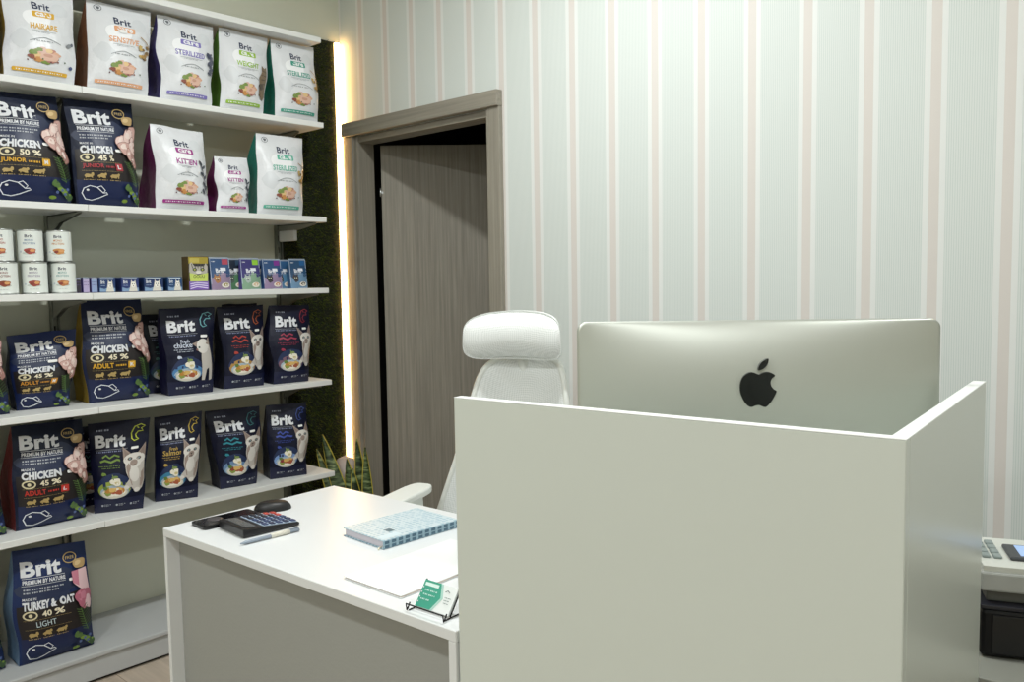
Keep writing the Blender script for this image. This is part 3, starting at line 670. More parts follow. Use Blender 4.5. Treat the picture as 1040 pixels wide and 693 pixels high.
for k, (y0, y1, lab) in enumerate(TR):
    r_ = facebox('food_tray', lab, 'food tray', gt, -2.998, y0, y1, zc, .052, .085, mat(('#233a68', '#27366c', '#233762', '#21436e')[k], .35), tray_art(('#233a68', '#27366c', '#233762', '#21436e')[k]))
    lid_of(r_, (y1-y0)/2, .085, .052)
    r_ = facebox('food_tray', ('purple sided food tray behind the ' + lab.split(' blue')[0] + ' blue tray'), 'food tray', gt, -3.088, y0 + .012, y1 + .006, zc, .052, .08, mat('#38366e', .35), tray_art('#33306a'))
    lid_of(r_, (y1-y0)/2 - .003, .08, .052)
def spine(c):
    def f(A):
        A.R(0, 0, 1, 1, ink(c)); A.dots(.1, .9, .5, ink('#6a5a8a'), .05, .2); A.dots(.1, .9, .7, ink('#6a5a8a'), .05, .2); A.R(0, .92, 1, 1, ink('#c8d4dc'))
    return f
for y0, y1, c, lab in ((1.100, 1.124, '#3a3440', 'dark narrow food carton next to the stacked white cans'), (1.128, 1.151, '#b3a6c8', 'lilac narrow food carton beside the dark narrow one'), (1.155, 1.178, '#8fa0c4', 'blue and lilac narrow food carton beside the first tray')):
    r_ = facebox('food_tray', lab, 'food tray', gt, -3.0, y0, y1, zc, .052, .09, mat('#4a3f78', .35), spine(c)); lid_of(r_, (y1-y0)/2, .09, .052)
gq = 'cat food pouches on the middle shelf'
def pouch(label, y0, y1, h, x, body, artf, seed):
    root = thing('food_pouch', label, 'pouch', (x, (y0+y1)/2, zc), 0, gq)
    w = (y1-y0)/2; nu, nv = 8, 10
    def fr(s, t): return V((.004 + .012*math.sin(PI*min(1, t*1.25 + .12))*(1-abs(2*s-1)**2.5)*(1-t*.6) - .012*t, -w + 2*w*s, h*t))
    def bk(s, t): return V((-.022*(1-t**1.5) - .012*t - .001, -w + 2*w*s, h*t))
    G = [[fr(i/nu, j/nv) for i in range(nu+1)] for j in range(nv+1)]; K = [[bk(i/nu, j/nv) for i in range(nu, -1, -1)] for j in range(nv+1)]
    b = MB(); b.grid(G, body); b.grid(K, body)
    b.grid([[K[j][nu], G[j][0]] for j in range(nv+1)], body); b.grid([[G[j][nu], K[j][0]] for j in range(nv+1)], body)
    b.grid([[K[0][nu-i] for i in range(nu+1)], G[0]], body)
    A = Art(2*w, h); artf(A); lay(b, A, G, V((1, 0, 0)), .0006, .00004); b.build('pouch', root)
    b = MB(); b.box((-.0135, -w, h - .001), (-.0105, w, h + .004), mat('#aab6c4', .3, .3), .0008); b.build('top_seal', root)
def pouch_art(c1, c2, badge, catc, bowl='#d9b28a'):
    def f(A):
        A.R(0, 0, 1, 1, ink(c1)); A.P([(0, 0), (1, 0), (1, .45), (.6, .6), (.3, .35), (0, .4)], ink(c2))
        A.L([(.02, .01), (.98, .01), (.98, .99), (.02, .99)], .0025, ink('#b9c4d6'), True)
        A.R(.62, .80, .93, .97, ink(badge)); A.dots(.10, .30, .88, WHT, .03, .06)
        A.T('Brit', .26, .54, .66, .68, WHT, .04); A.R(.50, .60, .78, .70, ink('#e3e6ee')); A.R(.24, .50, .66, .515, OFF)
        A.B(.28, .34, .15, .12, ink(catc), 3); A.P([(.15, .40), (.17, .52), (.26, .44)], ink(catc)); A.P([(.32, .44), (.40, .52), (.42, .38)], ink(catc))
        A.E(.23, .37, .025, .02, ink('#d8dcc0')); A.E(.33, .37, .025, .02, ink('#d8dcc0')); A.E(.28, .31, .03, .018, ink('#2b2426'))
        A.E(.68, .15, .22, .085, ink('#e8e2d6')); A.B(.68, .165, .15, .05, ink(bowl), 4); A.R(.0, .0, .4, .12, ink(c2))
    return f
def oouu(A):
    A.R(0, 0, 1, 1, ink('#2f2f38')); A.R(0, .80, 1, 1, ink('#a8963a')); A.R(.06, .83, .55, .97, ink('#c4b45a'))
    A.P([(.05, .80), (.02, .55), (.12, .48), (.95, .50), (.97, .72), (.88, .82), (.78, .72), (.30, .72), (.16, .84)], ink('#b9b4ac'))
    for k in range(5): A.L([(.15 + .16*k, .80), (.20 + .14*k, .66)], .003, ink('#4a463f'))
    A.E(.30, .62, .11, .05, ink('#3a3833')); A.E(.70, .62, .11, .05, ink('#3a3833')); A.E(.30, .62, .05, .025, ink('#b9c45a')); A.E(.70, .62, .05, .025, ink('#b9c45a')); A.E(.5, .54, .14, .05, ink('#e3dfd6'))
    A.P([(.05, .22), (.95, .22), (.98, .52), (.5, .46), (.03, .52)], ink('#c9d86a')); A.T('OOUU', .22, .37, .80, .46, ink('#3a4a2a'), .01)
    A.R(.0, .0, 1, .26, ink('#7a5ab0'))
    for k in range(3): A.L([(.05, .04 + .07*k), (.4, .10 + .06*k), (.95, .05 + .07*k)], .004, ink('#d9d0ea'))
r_ = facebox('food_pouch', 'yellow green pouch carton with a grey tabby cat face', 'pouch', gq, -2.995, 1.503, 1.584, zc, .128, .05, mat('#54431f', .45), oouu)
r_['label'] = 'yellow green carton with a grey tabby cat face'
pouch('lilac blue cat pouch next to the yellow green carton', 1.594, 1.676, .123, -3.0, mat('#4a6a9a', .35), pouch_art('#35527c', '#94809a', '#b0485a', '#a8774a', '#9a8a4a'), 1)
pouch('dark green cat pouch partly hidden behind the violet one', 1.672, 1.748, .120, -3.03, mat('#2a3a50', .35), pouch_art('#202b3c', '#4d7c57', '#37506a', '#4a5a50'), 2)
pouch('violet cat pouch with a lime green badge', 1.720, 1.803, .121, -2.995, mat('#4d3f8c', .35), pouch_art('#3c3774', '#84a48a', '#8fc43a', '#a8b4b0'), 3)
pouch('dark blue cat pouch behind the violet and purple badge pouches', 1.780, 1.852, .118, -3.03, mat('#26365e', .35), pouch_art('#26365e', '#4a6a8a', '#3a5078', '#3a4450'), 4)
pouch('blue cat pouch with a purple badge and black cat', 1.818, 1.900, .118, -2.995, mat('#3a5f94', .35), pouch_art('#2c4d7a', '#94809f', '#7a2f8a', '#3a3436', '#c9825a'), 5)
pouch('blue cat pouch peeking out behind the last pouch', 1.893, 1.965, .116, -3.03, mat('#2f5a86', .35), pouch_art('#2f5a86', '#4d7ea4', '#2f5a86', '#3a3436'), 6)
pouch('last blue cat pouch at the shelf end, black cat and dark bowl', 1.940, 2.020, .119, -2.995, mat('#33587f', .35), pouch_art('#284a6c', '#6a8caa', '#1f5a90', '#3a3438', '#4a3a30'), 7)

# ------------------------------------------------------------------ desk
DA = math.radians(2.5); DL = V((-1.996, .907, 0))
desk = thing('reception_desk', 'white office desk with recessed grey front panel, left of counter', 'desk', DL, DA)
LW, LD = .992, .525
b = MB(); b.box((0, 0, .7295), (LW, LD, .75), M_white, .0012, 1); b.build('tabletop', desk)
b = MB(); b.box((0, .0006, 0), (.012, LD - .004, .7292), M_white, .001, 1); b.build('leg_panel', desk)
b = MB(); b.box((LW - .019, .0006, 0), (LW - .001, LD - .004, .7292), M_white, .001, 1); b.build('leg_panel', desk)
b = MB(); b.box((.0125, .034, .06), (LW - .0195, .052, .729), M_grey); b.build('modesty_panel', desk)
# counter: front panel, side panel, inner worktop
PA = math.radians(5.44); PL = V((-1.003, .9555, 0)); PW, PD, PT = .697, .636, .020
cn = thing('reception_counter', 'tall off-white reception counter screen around the computer', 'counter', PL, PA)
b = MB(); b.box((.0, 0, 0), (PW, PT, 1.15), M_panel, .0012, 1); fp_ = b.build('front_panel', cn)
b = MB(); b.box((.0, 0, 1.1501), (PW, PT, 1.1512), M_lit_edge); b.build('lit_edge_band', fp_)  # edge band, its white standing in for light from above
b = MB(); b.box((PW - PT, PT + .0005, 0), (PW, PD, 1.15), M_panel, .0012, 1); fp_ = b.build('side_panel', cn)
b = MB(); b.box((PW - PT, PT + .0005, 1.1501), (PW, PD, 1.1512), M_lit_edge); b.build('lit_edge_band', fp_)
b = MB(); b.box((.035, PT + .0005, .7295), (PW - PT - .0005, PD, .75), M_white, .001, 1); b.build('worktop', cn)
for q in (.25, .75):
    b = MB(); b.box((PW - PT - .045, PT + .001, q), (PW - PT - .0005, PT + .045, q + .04), M_chrome, .002); b.build('corner_bracket', cn)

# ------------------------------------------------------------------ computer
ia = math.atan2(1.586 - 1.210, -.436 + .946)
im = thing('desktop_computer', 'silver all-in-one computer seen from behind, black fruit logo', 'computer', (-.680, 1.392, .75), ia)
Wd, Hh, z0 = .634, .408, .108      # shell: width, height, lower edge
def shell():
    b = bmesh.new(); out = rrect(-Wd/2, z0, Wd/2, z0 + Hh, .02, .02, 7)
    vs = [b.verts.new((x, .006, z)) for x, z in out]; b.faces.new(vs)
    return b
mb = MB()
# rounded slab edge, then a back that swells towards the middle
out = rrect(-Wd/2, z0, Wd/2, z0 + Hh, .018, .018, 7)
dense = []
for (ax, az), (bx, bz) in zip(out, out[1:] + out[:1]):
    m_ = max(1, int(math.hypot(bx-ax, bz-az)/.012))
    dense += [(ax + (bx-ax)*k/m_, az + (bz-az)*k/m_) for k in range(m_)]
out = dense; cz = z0 + Hh/2; n = len(out); NR = 22
def bulge(x, z):
    u = min(1, abs(x)/(Wd/2)); v = min(1, abs(z - cz)/(Hh/2)); return -.0380*((1-u**2.2)*(1-v**2.2))**.75
rings = [[V((x, .008, z)) for x, z in out], [V((x, .0025, z)) for x, z in out]]
for q in range(NR):
    k = math.cos(PI/2*(q/NR)**.8) if q else .9985
    k = 1 - (q/NR)**1.3 if q else .9985
    rings.append([V((x*k, bulge(x*k, cz + (z-cz)*k) , cz + (z - cz)*k)) for x, z in out])
vs = [p for r in rings for p in r]; fs = [(i*n + k, i*n + (k+1) % n, (i+1)*n + (k+1) % n, (i+1)*n + k) for i in range(len(rings)-1) for k in range(n)]
fs.append(tuple((len(rings)-1)*n + k for k in range(n)))
mb.add(vs, fs, M_alu, True); back = mb.build('back_shell', im)
b = MB(); b.prism(out, 0, .002, M_black, M=Matrix(((1, 0, 0, 0), (0, 0, 1, .0085), (0, 1, 0, 0), (0, 0, 0, 1)))); b.build('screen_glass', im)
b = MB(); b.box((-.10, -.030, .02), (.10, -.022, .26), M_alu, .002); b.box((-.10, -.10, 0), (.10, .08, .007), M_alu, .002); b.box((-.10, -.034, .004), (.10, -.018, .03), M_alu, .003); b.build('stand', im)
# emblem
lob = [(0, .66), (.10, .70), (.24, .75), (.38, .745), (.52, .69), (.60, .61), (.49, .51), (.44, .37), (.47, .22), (.56, .10), (.66, .03), (.60, -.14), (.50, -.32), (.38, -.48), (.27, -.57), (.15, -.55), (.02, -.50), (-.12, -.52), (-.25, -.57), (-.38, -.53), (-.50, -.40), (-.60, -.22), (-.67, -.02), (-.69, .18), (-.66, .38), (-.58, .56), (-.46, .68), (-.30, .745), (-.15, .72)]
leaf = [(-.01, .82), (.01, .98), (.08, 1.10), (.20, 1.20), (.35, 1.26), (.35, 1.12), (.28, .98), (.16, .87)]
b = MB(); sc = .0465; lz = z0 + Hh*.632 + .036
def cat_rom(p, m=5):
    o = []
    for i in range(len(p)):
        a, bq, c, d = (V(p[(i+j-1) % len(p)]) for j in range(4))
        for k in range(m):
            t = k/m; o.append(tuple(.5*((2*bq) + (c-a)*t + (2*a - 5*bq + 4*c - d)*t*t + (3*bq - a - 3*c + d)*t**3)))
    return o
for pts, sm in ((lob, True), (leaf, True)):
    pp = cat_rom(pts)
    b.prism([(-x*-sc, z*sc) for x, z in pp], 0, .010, mat('#0a0b0a', .18), M=Matrix(((1, 0, 0, 0), (0, 0, -1, -.0270), (0, 1, 0, lz - .01), (0, 0, 0, 1))))
b.build('emblem', back)

# ------------------------------------------------------------------ on the desk
def onDesk(x, y, z=.75): return (x, y, z)
# smartphone
ph = thing('smartphone', 'black smartphone lying at the left end of the desk', 'phone', (-1.926, 1.040, .75), math.radians(88))
b = MB(); b.prism(rrect(-.078, -.038, .078, .038, .010, .010), 0.0, .0095, M_black, bev=.002); b.build('body', ph)
b = MB(); b.prism(rrect(-.074, -.034, .074, .034, .008, .008), .0096, .0100, mat('#0a0a0d', .12)); b.build('screen', ph)
b = MB(); b.lathe([(.019, .0100), (.019, .0112), (.012, .0118)], mat('#4a4648', .3), 24, M=Matrix.Translation((-.030, .004, 0))); b.build('ring', ph)
# mouse
mo = thing('computer_mouse', 'black rounded mouse behind the calculator', 'mouse', (-1.930, 1.172, .75), math.radians(60))
prof = []
mb = MB(); nu, nv = 20, 10; rows_ = []
for j in range(nv+1):
    t = j/nv*PI/2; rows_.append([V((.048*math.cos(t)**.5*math.cos(2*PI*i/nu), .030*math.cos(t)**.5*math.sin(2*PI*i/nu), .024*math.sin(t))) if j < nv else V((0, 0, .024)) for i in range(nu+1)])
mb.grid(rows_, mat('#151416', .45)); sh_ = mb.build('shell', mo)
b = MB(); b.tube([(.020, 0, .019), (.032, 0, .0175)], .004, M_black); b.build('scroll_wheel', sh_)
# calculator: dark wedge body, sloping face
ca = thing('calculator', 'black desk calculator with pale keypad beside the grey pen', 'calculator', (-1.815, 1.064, .75), math.radians(87))
lx, ly = .074, .064
b = MB()
vs = [(-lx, -ly, 0.002), (lx, -ly, 0.002), (lx, ly, .002), (-lx, ly, .002), (-lx, -ly, .023), (lx, -ly, .010), (lx, ly, .010), (-lx, ly, .023)]
bm_ = bmesh.new(); vv = [bm_.verts.new(p) for p in vs]
for f in ((3, 2, 1, 0), (4, 5, 6, 7), (0, 1, 5, 4), (1, 2, 6, 5), (2, 3, 7, 6), (3, 0, 4, 7)): bm_.faces.new([vv[k] for k in f])
bmesh.ops.bevel(bm_, geom=bm_.edges[:], offset=.003, segments=2, profile=.5, affect='EDGES'); b.bm(bm_, mat('#17161a', .35)); b.build('body', ca)
sl = math.atan2(.013, 2*lx); Mk = Matrix.Translation((0, 0, .0167)) @ Matrix.Rotation(sl, 4, 'Y')
b = MB(); b.box((-.020, -ly + .005, 0), (lx - .004, ly - .005, .0012), mat('#aebfd2', .4), M=Mk); b.build('keypad_plate', ca)
b = MB(); b.box((-lx + .012, -ly + .012, .0), (-.034, ly - .012, .0012), mat('#55585a', .15), M=Mk); b.build('display', ca)
kc = ['#2f3f66', '#24304f', '#1d2230', '#b3433a']
for i in range(5):
    for j in range(5):
        b = MB(); x = -.011 + i*.0185; y = -.048 + j*.024; c = kc[3] if i == 4 and j > 2 or (i == 3 and j == 4) else kc[(i + j) % 2 if j < 3 else 2]
        b.box((x - .0065, y - .0085, .0012), (x + .0065, y + .0085, .0042), mat(c, .45), .0015, 1, M=Mk); b.build('key', ca)
# pen
pe = thing('pen', 'grey ballpoint pen with white barrel section lying beside calculator', 'pen', (-1.712, 1.030, .7555), math.radians(87))
b = MB(); b.tube([(-.074, 0, 0), (-.060, 0, 0), (.076, 0, 0)], [.0015, .0045, .0045], mat('#8f9aa8', .35)); bar_ = b.build('barrel', pe)
b = MB(); b.tube([(.002, 0, .0005), (.050, 0, .0005)], [.0062, .0058], mat('#d8d4c6', .4)); b.build('grip', pe)
b = MB(); b.box((.045, -.0015, .0045), (.074, .0015, .0065), mat('#7d8794', .3)); b.build('clip', bar_)
# patterned diary
def diary_pat(nt, bs):
    tc = nt.nodes.new('ShaderNodeTexCoord'); mp = nt.nodes.new('ShaderNodeMapping'); mp.inputs['Scale'].default_value = (80, 80, 80); mp.inputs['Rotation'].default_value = (0, 0, .0)
    ck = nt.nodes.new('ShaderNodeTexVoronoi'); ck.inputs['Scale'].default_value = 1.0; ck.inputs['Randomness'].default_value = .25
    nt.links.new(tc.outputs['Object'], mp.inputs[0]); nt.links.new(mp.outputs[0], ck.inputs['Vector'])
    r = ramp(nt, [(.18, lin('#7d9cae')), (.34, lin('#b0c8d3')), (.48, lin('#9db9c6')), (.6, lin('#c9d6db'))])
    nt.links.new(ck.outputs['Distance'], r.inputs[0]); nt.links.new(r.outputs[0], bs.inputs['Base Color']); bs.inputs['Roughness'].default_value = .4
M_diary = node_mat('diary_pattern', diary_pat)
def spine_pat(nt, bs):
    tc = nt.nodes.new('ShaderNodeTexCoord'); sp_ = nt.nodes.new('ShaderNodeSeparateXYZ'); nt.links.new(tc.outputs['Object'], sp_.inputs[0])
    x = math_node(nt, 'FRACT', math_node(nt, 'MULTIPLY', sp_.outputs[1], 52.)); x2 = math_node(nt, 'FRACT', math_node(nt, 'MULTIPLY', sp_.outputs[2], 110.))
    f = math_node(nt, 'MULTIPLY', math_node(nt, 'GREATER_THAN', x, .36), math_node(nt, 'GREATER_THAN', x2, .22))
    mx = nt.nodes.new('ShaderNodeMixRGB'); mx.inputs['Color1'].default_value = lin('#93b0be'); mx.inputs['Color2'].default_value = lin('#46687c')
    nt.links.new(f, mx.inputs['Fac']); nt.links.new(mx.outputs[0], bs.inputs['Base Color']); bs.inputs['Roughness'].default_value = .4
M_spine = node_mat('diary_spine_pattern', spine_pat)
dn = thing('diary', 'pale blue patterned hardcover diary lying on the desk', 'book', (-1.514, 1.262, .75), math.radians(-2.2))
hx, hy, hz = .078, .112, .0205
b = MB(); b.box((-hx, -hy, hz - .0025), (hx, hy, hz), M_diary, .0008); b.box((-hx, -hy, 0), (hx, hy, .0025), M_diary, .0008); cv_ = b.build('cover', dn)
b = MB(); b.box((hx - .003, -hy + .0006, .0022), (hx + .0012, hy - .0006, hz - .0022), M_spine, .0006); b.build('spine', dn)
b = MB(); b.box((-hx + .004, -hy + .004, .0025), (hx - .004, hy - .004, hz - .0025), mat('#c9c3cb', .7)); b.build('page_block', dn)
b = MB(); b.box((.012, -.062, hz), (.034, -.045, hz + .0004), mat('#56707c', .4)); b.box((.045, -.105, hz), (.068, -.052, hz + .0004), mat('#cfdfe6', .4)); b.build('cover_label', cv_)
b = MB(); b.tube([(hx - .012, -hy + .006, .004), (hx - .010, -hy - .006, .003), (hx - .004, -hy - .010, .0025)], .0018, mat('#e6dfc8', .6)); b.build('ribbon', dn)
# white folder
fo = thing('paper_folder', 'thin white folder lying beside the card holder', 'folder', (-1.222, 1.148, .7505), math.radians(1.5))
b = MB(); b.box((-.142, -.165, .0), (.030, .14, .0016), mat('#eef0ef', .35), .0005); b.build('back_cover', fo)
b = MB(); b.box((-.139, -.162, .0017), (.029, .138, .0042), mat('#d8c8bc', .8)); b.build('sheets', fo)
b = MB(); b.box((-.142, -.165, .0043), (.030, .14, .0060), mat('#eef0ef', .35), .0005); b.build('front_cover', fo)
# card holder
ch = thing('card_holder', 'black wire holder with green and white cards on desk edge', 'card holder', (-1.092, .970, .75), math.radians(3))
lean = math.radians(36)
Mh = Matrix.Translation((0, .004, .006)) @ Matrix.Rotation(-lean, 4, 'X')
b = MB()
b.tube([(-.046, -.004, .014), (-.046, -.010, .004), (-.046, -.012, .002), (-.046, -.014, .014), (.046, -.014, .014), (.046, -.012, .002), (.046, -.010, .004), (.046, -.004, .014)], .0013, M_blackmat, 8)
for s in (-.043, .043):
    b.tube([(s, -.010, .002), (s, .050, .0022)], .0013, M_blackmat, 8); b.tube([Mh @ V((s, .004, 0)), Mh @ V((s, .004, .052))], .0013, M_blackmat, 8)
    b.tube([Mh @ V((s, .004, .052)), V((s, .050, .0022))], .0013, M_blackmat, 8)
b.build('wire_frame', ch)
b = MB(); G = [[Mh @ V((-.041 + .082*i/4, -.0006, .050*j/4)) for i in range(5)] for j in range(5)]
b.box((-.041, -.0005, 0), (.041, .0030, .050), mat('#e6eae8', .4), M=Mh)
A = Art(.082, .050); A.P([(0, 0), (.44, 0), (.62, .5), (.50, 1), (0, 1)], ink('#3f9c84')); A.P([(.44, 0), (.62, .5), (.50, 1), (.56, 1), (.69, .5), (.51, 0)], ink('#a9cfc4'))
A.R(.05, .80, .46, .92, ink('#d6ebe4')); A.dots(.10, .48, .62, ink('#bfe0d8'), .05, .05); A.dots(.10, .45, .46, ink('#bfe0d8'), .05, .05); A.dots(.08, .34, .28, ink('#bfe0d8'), .05, .05)
for q in range(4): A.E(.04, .18 + .18*q, .018, .03, WHT)
A.L([(.70, .75), (.76, .82), (.83, .76)], .0014, ink('#5a6a68')); A.dots(.74, .92, .55, ink('#7a8886'), .03, .03); A.dots(.74, .90, .45, ink('#7a8886'), .03, .03); A.dots(.76, .90, .35, ink('#7a8886'), .03, .03)
lay(b, A, G, Mh.to_3x3() @ V((0, -1, 0)), .0004, .00004); b.build('business_card', ch)
b = MB(); b.box((-.041, .0034, 0), (.041, .0060, .049), mat('#c9cfcc', .5), M=Mh); b.build('business_card', ch)

# ------------------------------------------------------------------ office chair behind the desk
def mesh_pat(nt, bs):
    tc = nt.nodes.new('ShaderNodeTexCoord'); mp = nt.nodes.new('ShaderNodeMapping'); mp.inputs['Scale'].default_value = (230, 230, 230)
    mp.inputs['Rotation'].default_value = (0, PI/4, 0)
    ck = nt.nodes.new('ShaderNodeTexChecker'); ck.inputs['Scale'].default_value = 1
    ck.inputs['Color1'].default_value = lin('#f0f2f0'); ck.inputs['Color2'].default_value = lin('#dde0dd')
    nt.links.new(tc.outputs['Object'], mp.inputs[0]); nt.links.new(mp.outputs[0], ck.inputs['Vector']); nt.links.new(ck.outputs[0], bs.inputs['Base Color'])
    bs.inputs['Roughness'].default_value = .7
M_mesh = node_mat('white_mesh_fabric', mesh_pat)
M_plast = mat('#e3e5df', .4)
ch = thing('office_chair', 'white mesh office chair with headrest behind the desk', 'chair', (-1.642, 1.716, -.004), math.radians(20))
def sweep(w, fn, nu=20):      # fn(s,t): point of a curved pad
    return fn
def pad(name, front, back, mat_, nu=22, nv=14, mid=None):
    G = [[front(i/nu, j/nv) for i in range(nu+1)] for j in range(nv+1)]; K = [[back(i/nu, j/nv) for i in range(nu+1)] for j in range(nv+1)]
    b = MB(); b.grid(G, mat_); b.grid([r[::-1] for r in K], mat_)
    b.grid([[K[j][0], G[j][0]] for j in range(nv+1)], mat_); b.grid([[G[j][nu], K[j][nu]] for j in range(nv+1)], mat_)
    b.grid([K[0], G[0]], mat_); b.grid([G[nv], K[nv]], mat_)
    return b.build(name, ch)
# local axes: -y is the way the chair faces; backrest near y=+.22
def sup(s, t, e=3.2):        # superellipse remap of the unit square to a rounded pad, -1..1
    x = 2*s-1; y = 2*t-1
    k = max(abs(x), abs(y)); 
    if k == 0: return 0., 0.
    d = (abs(x)**e + abs(y)**e)**(1/e)
    return x*k/d, y*k/d
def hr(off):
    def f(s, t):
        x, z = sup(s, t, 4.0); thick = off*(max(0, 1 - max(abs(2*s-1), abs(2*t-1))**3))**.6
        return V((x*.163 * (1 - .04*(z+1)/2), .20 + .055*(x*x) * -1 + .02*z*z*(1 if off < 0 else 0) + thick, 1.168 + z*.074 + .012*(1 - x*x)))
    return f
pad('headrest', hr(-.045), hr(.012), M_mesh)
def br(off):
    def f(s, t):
        x, z = sup(s, t, 7.); h = (z+1)/2
        w = .140 + .185*(1-h)**1.6
        thick = off*(max(0, 1 - max(abs(2*s-1), abs(2*t-1))**6))**.5
        return V((x*w + .014*h, .235 - .07*x*x - .045*math.sin(PI*(h*.9 + .02))*.6 + .03*h + thick, .475 + h*.615 + .02*(1 - x*x)*h))
    return f
pad('backrest', br(-.014), br(.012), M_mesh, 24, 24)
b = MB()                     # frame round the back
loop = []
for k in range(96):
    a = 2*PI*k/96; x = math.copysign(abs(math.cos(a))**.29, math.cos(a)); z = math.copysign(abs(math.sin(a))**.29, math.sin(a)); h = (z+1)/2
    w = .143 + .185*(1-h)**1.6
    loop.append((x*w + .014*h, .240 - .07*x*x - .027*math.sin(PI*(h*.9 + .02)) + .03*h, .475 + h*.615 + .02*(1 - x*x)*h))
loop.append(loop[0]); b.tube(loop, .010, M_plast, 10, caps=False); b.build('back_frame', ch)
b = MB(); b.tube([(0, .27, .42), (0, .285, .70), (0, .28, 1.0), (0, .235, 1.13)], [.022, .024, .020, .016], M_plast, 12); b.build('spine_post', ch)
b = MB(); ol = [(x*.255, y*.245 - .01) for x, y in ngon(0, 0, 1, 1, 40)]
ol = [(math.copysign(abs(math.cos(2*PI*k/44))**.5, math.cos(2*PI*k/44))*.255, math.copysign(abs(math.sin(2*PI*k/44))**.5, math.sin(2*PI*k/44))*.245 - .02) for k in range(44)]
b.prism(ol, .435, .495, M_mesh, bev=.018); b.build('seat', ch)
for s in (-1, 1):
    b = MB()
    b.tube([(s*.20, .05, .43), (s*.285, .05, .445), (s*.292, .045, .50)], [.018, .018, .02], M_plast, 12)
    o = [(-.02, .44), (.10, .44), (.095, .58), (.085, .6895), (-.115, .6895), (-.05, .60), (-.025, .52)]
    vs = [(s*.292 - .012, y, z) for y, z in o] + [(s*.292 + .012, y, z) for y, z in o]; m_ = len(o)
    b.add(vs, [tuple(range(m_))[::-1], tuple(range(m_, 2*m_))] + [(q, (q+1) % m_, m_ + (q+1) % m_, m_ + q) for q in range(m_)], M_plast)
    ap_ = b.build('arm_post', ch)
    b = MB(); ol = [(s*.292 + math.copysign(abs(math.cos(2*PI*k/32))**.6, math.cos(2*PI*k/32))*.043, -.01 + math.copysign(abs(math.sin(2*PI*k/32))**.5, math.sin(2*PI*k/32))*.135) for k in range(32)]
    b.prism(ol, .690, .713, M_plast, bev=.006); b.build('armrest', ap_)
b = MB(); b.tube([(0, 0, .10), (0, 0, .28), (0, 0, .43)], [.028, .028, .02], M_chrome, 16); b.build('gas_column', ch)
b = MB()
for k in range(5):
    a = 2*PI*k/5 + .3; b.tube([(0, 0, .11), (.16*math.cos(a), .16*math.sin(a), .095), (.30*math.cos(a), .30*math.sin(a), .075)], [.03, .022, .015], M_plast, 10)
sb_ = b.build('star_base', ch)
for k in range(5):
    a = 2*PI*k/5 + .3; b = MB()
    b.lathe([(.008, -.02), (.026, -.018), (.028, 0), (.026, .018), (.008, .02)], M_blackmat, 20, M=Matrix.Translation((.30*math.cos(a), .30*math.sin(a), .0285)) @ Matrix.Rotation(a, 4, 'Z') @ Matrix.Rotation(PI/2, 4, 'X'))
    b.tube([(.30*math.cos(a), .30*math.sin(a), .03), (.30*math.cos(a), .30*math.sin(a), .08)], .006, M_chrome, 8); b.build('caster', sb_)

# ------------------------------------------------------------------ snake plant in the corner
def leafpat(nt, bs):
    tc = nt.nodes.new('ShaderNodeTexCoord'); mp = nt.nodes.new('ShaderNodeMapping'); mp.inputs['Scale'].default_value = (18, 18, 75)
    n_ = nt.nodes.new('ShaderNodeTexNoise'); n_.inputs['Scale'].default_value = 1; n_.inputs['Detail'].default_value = 2
    nt.links.new(tc.outputs['Object'], mp.inputs[0]); nt.links.new(mp.outputs[0], n_.inputs['Vector'])
    r = ramp(nt, [(.40, lin('#1e2a17')), (.56, lin('#4f6139')), (.68, lin('#8c9968'))]); nt.links.new(n_.outputs['Fac'], r.inputs[0]); nt.links.new(r.outputs[0], bs.inputs['Base Color']); bs.inputs['Roughness'].default_value = .4
M_leaf = node_mat('banded_leaf', leafpat); M_rim = mat('#b9a83e', .45)
px, py = -2.92, 2.215
pl = thing('snake_plant', 'snake plant with yellow edged upright leaves in the corner', 'plant', (px, py, 0))
b = MB(); b.lathe([(.080, 0), (.09, .02), (.098, .26), (.102, .28), (.092, .28), (.088, .25), (.001, .25)], mat('#6d6a64', .5), 32); b.build('pot', pl)
b = MB(); b.lathe([(.087, .235), (.06, .252), (.001, .256)], mat('#2b211a', .9), 24); b.build('soil', pl)
def blade(x0, y0, x1, y1, h, w, yaw, bend=.02):
    b = MB(); n_ = 12; rows_ = []; eg = [[], []]
    for j in range(n_+1):
        t = j/n_; ww = w*(math.sin(PI*(.22 + .78*t)))**.8*(1 if t < .98 else .1); c = V((x0 + (x1-x0)*t, y0 + (y1-y0)*t, .24 + (h - .24)*t))
        a = yaw + .5*t; d = V((math.cos(a), math.sin(a), 0)); nn = V((-math.sin(a), math.cos(a), 0))
        rows_.append([c - d*ww + nn*.010, c - d*ww*.5 + nn*.002, c, c + d*ww*.5 + nn*.002, c + d*ww + nn*.010]); eg[0].append(c - d*ww + nn*.010); eg[1].append(c + d*ww + nn*.010)
    b.grid(rows_, M_leaf); b.grid([[p + V((0, 0, .0)) - (p - rows_[j][2])*.02 + V((-.002, -.002, 0)) for p in r] for j, r in enumerate(rows_)], M_leaf)
    for e in eg: b.tube(e, .0025, M_rim, 6)
    return b.build('leaf', pl)
for (x1, y1, h, w, yw, x0, y0) in ((-.06, .030, .650, .026, .7, -.01, .02), (-.02, .045, .615, .024, .9, .01, .03), (-.20, -.055, .665, .032, .6, -.05, -.02), (-.03, -.02, .53, .024, .8, .0, -.01),
                               (-.10, .0, .56, .028, .4, -.05, 0), (-.22, -.07, .60, .028, 1.0, -.06, -.04), (.05, -.03, .44, .022, .6, .04, -.02), (-.08, .05, .50, .026, 1.1, -.04, .03)):
    blade(x0, y0, x1, y1, h, w, yw)
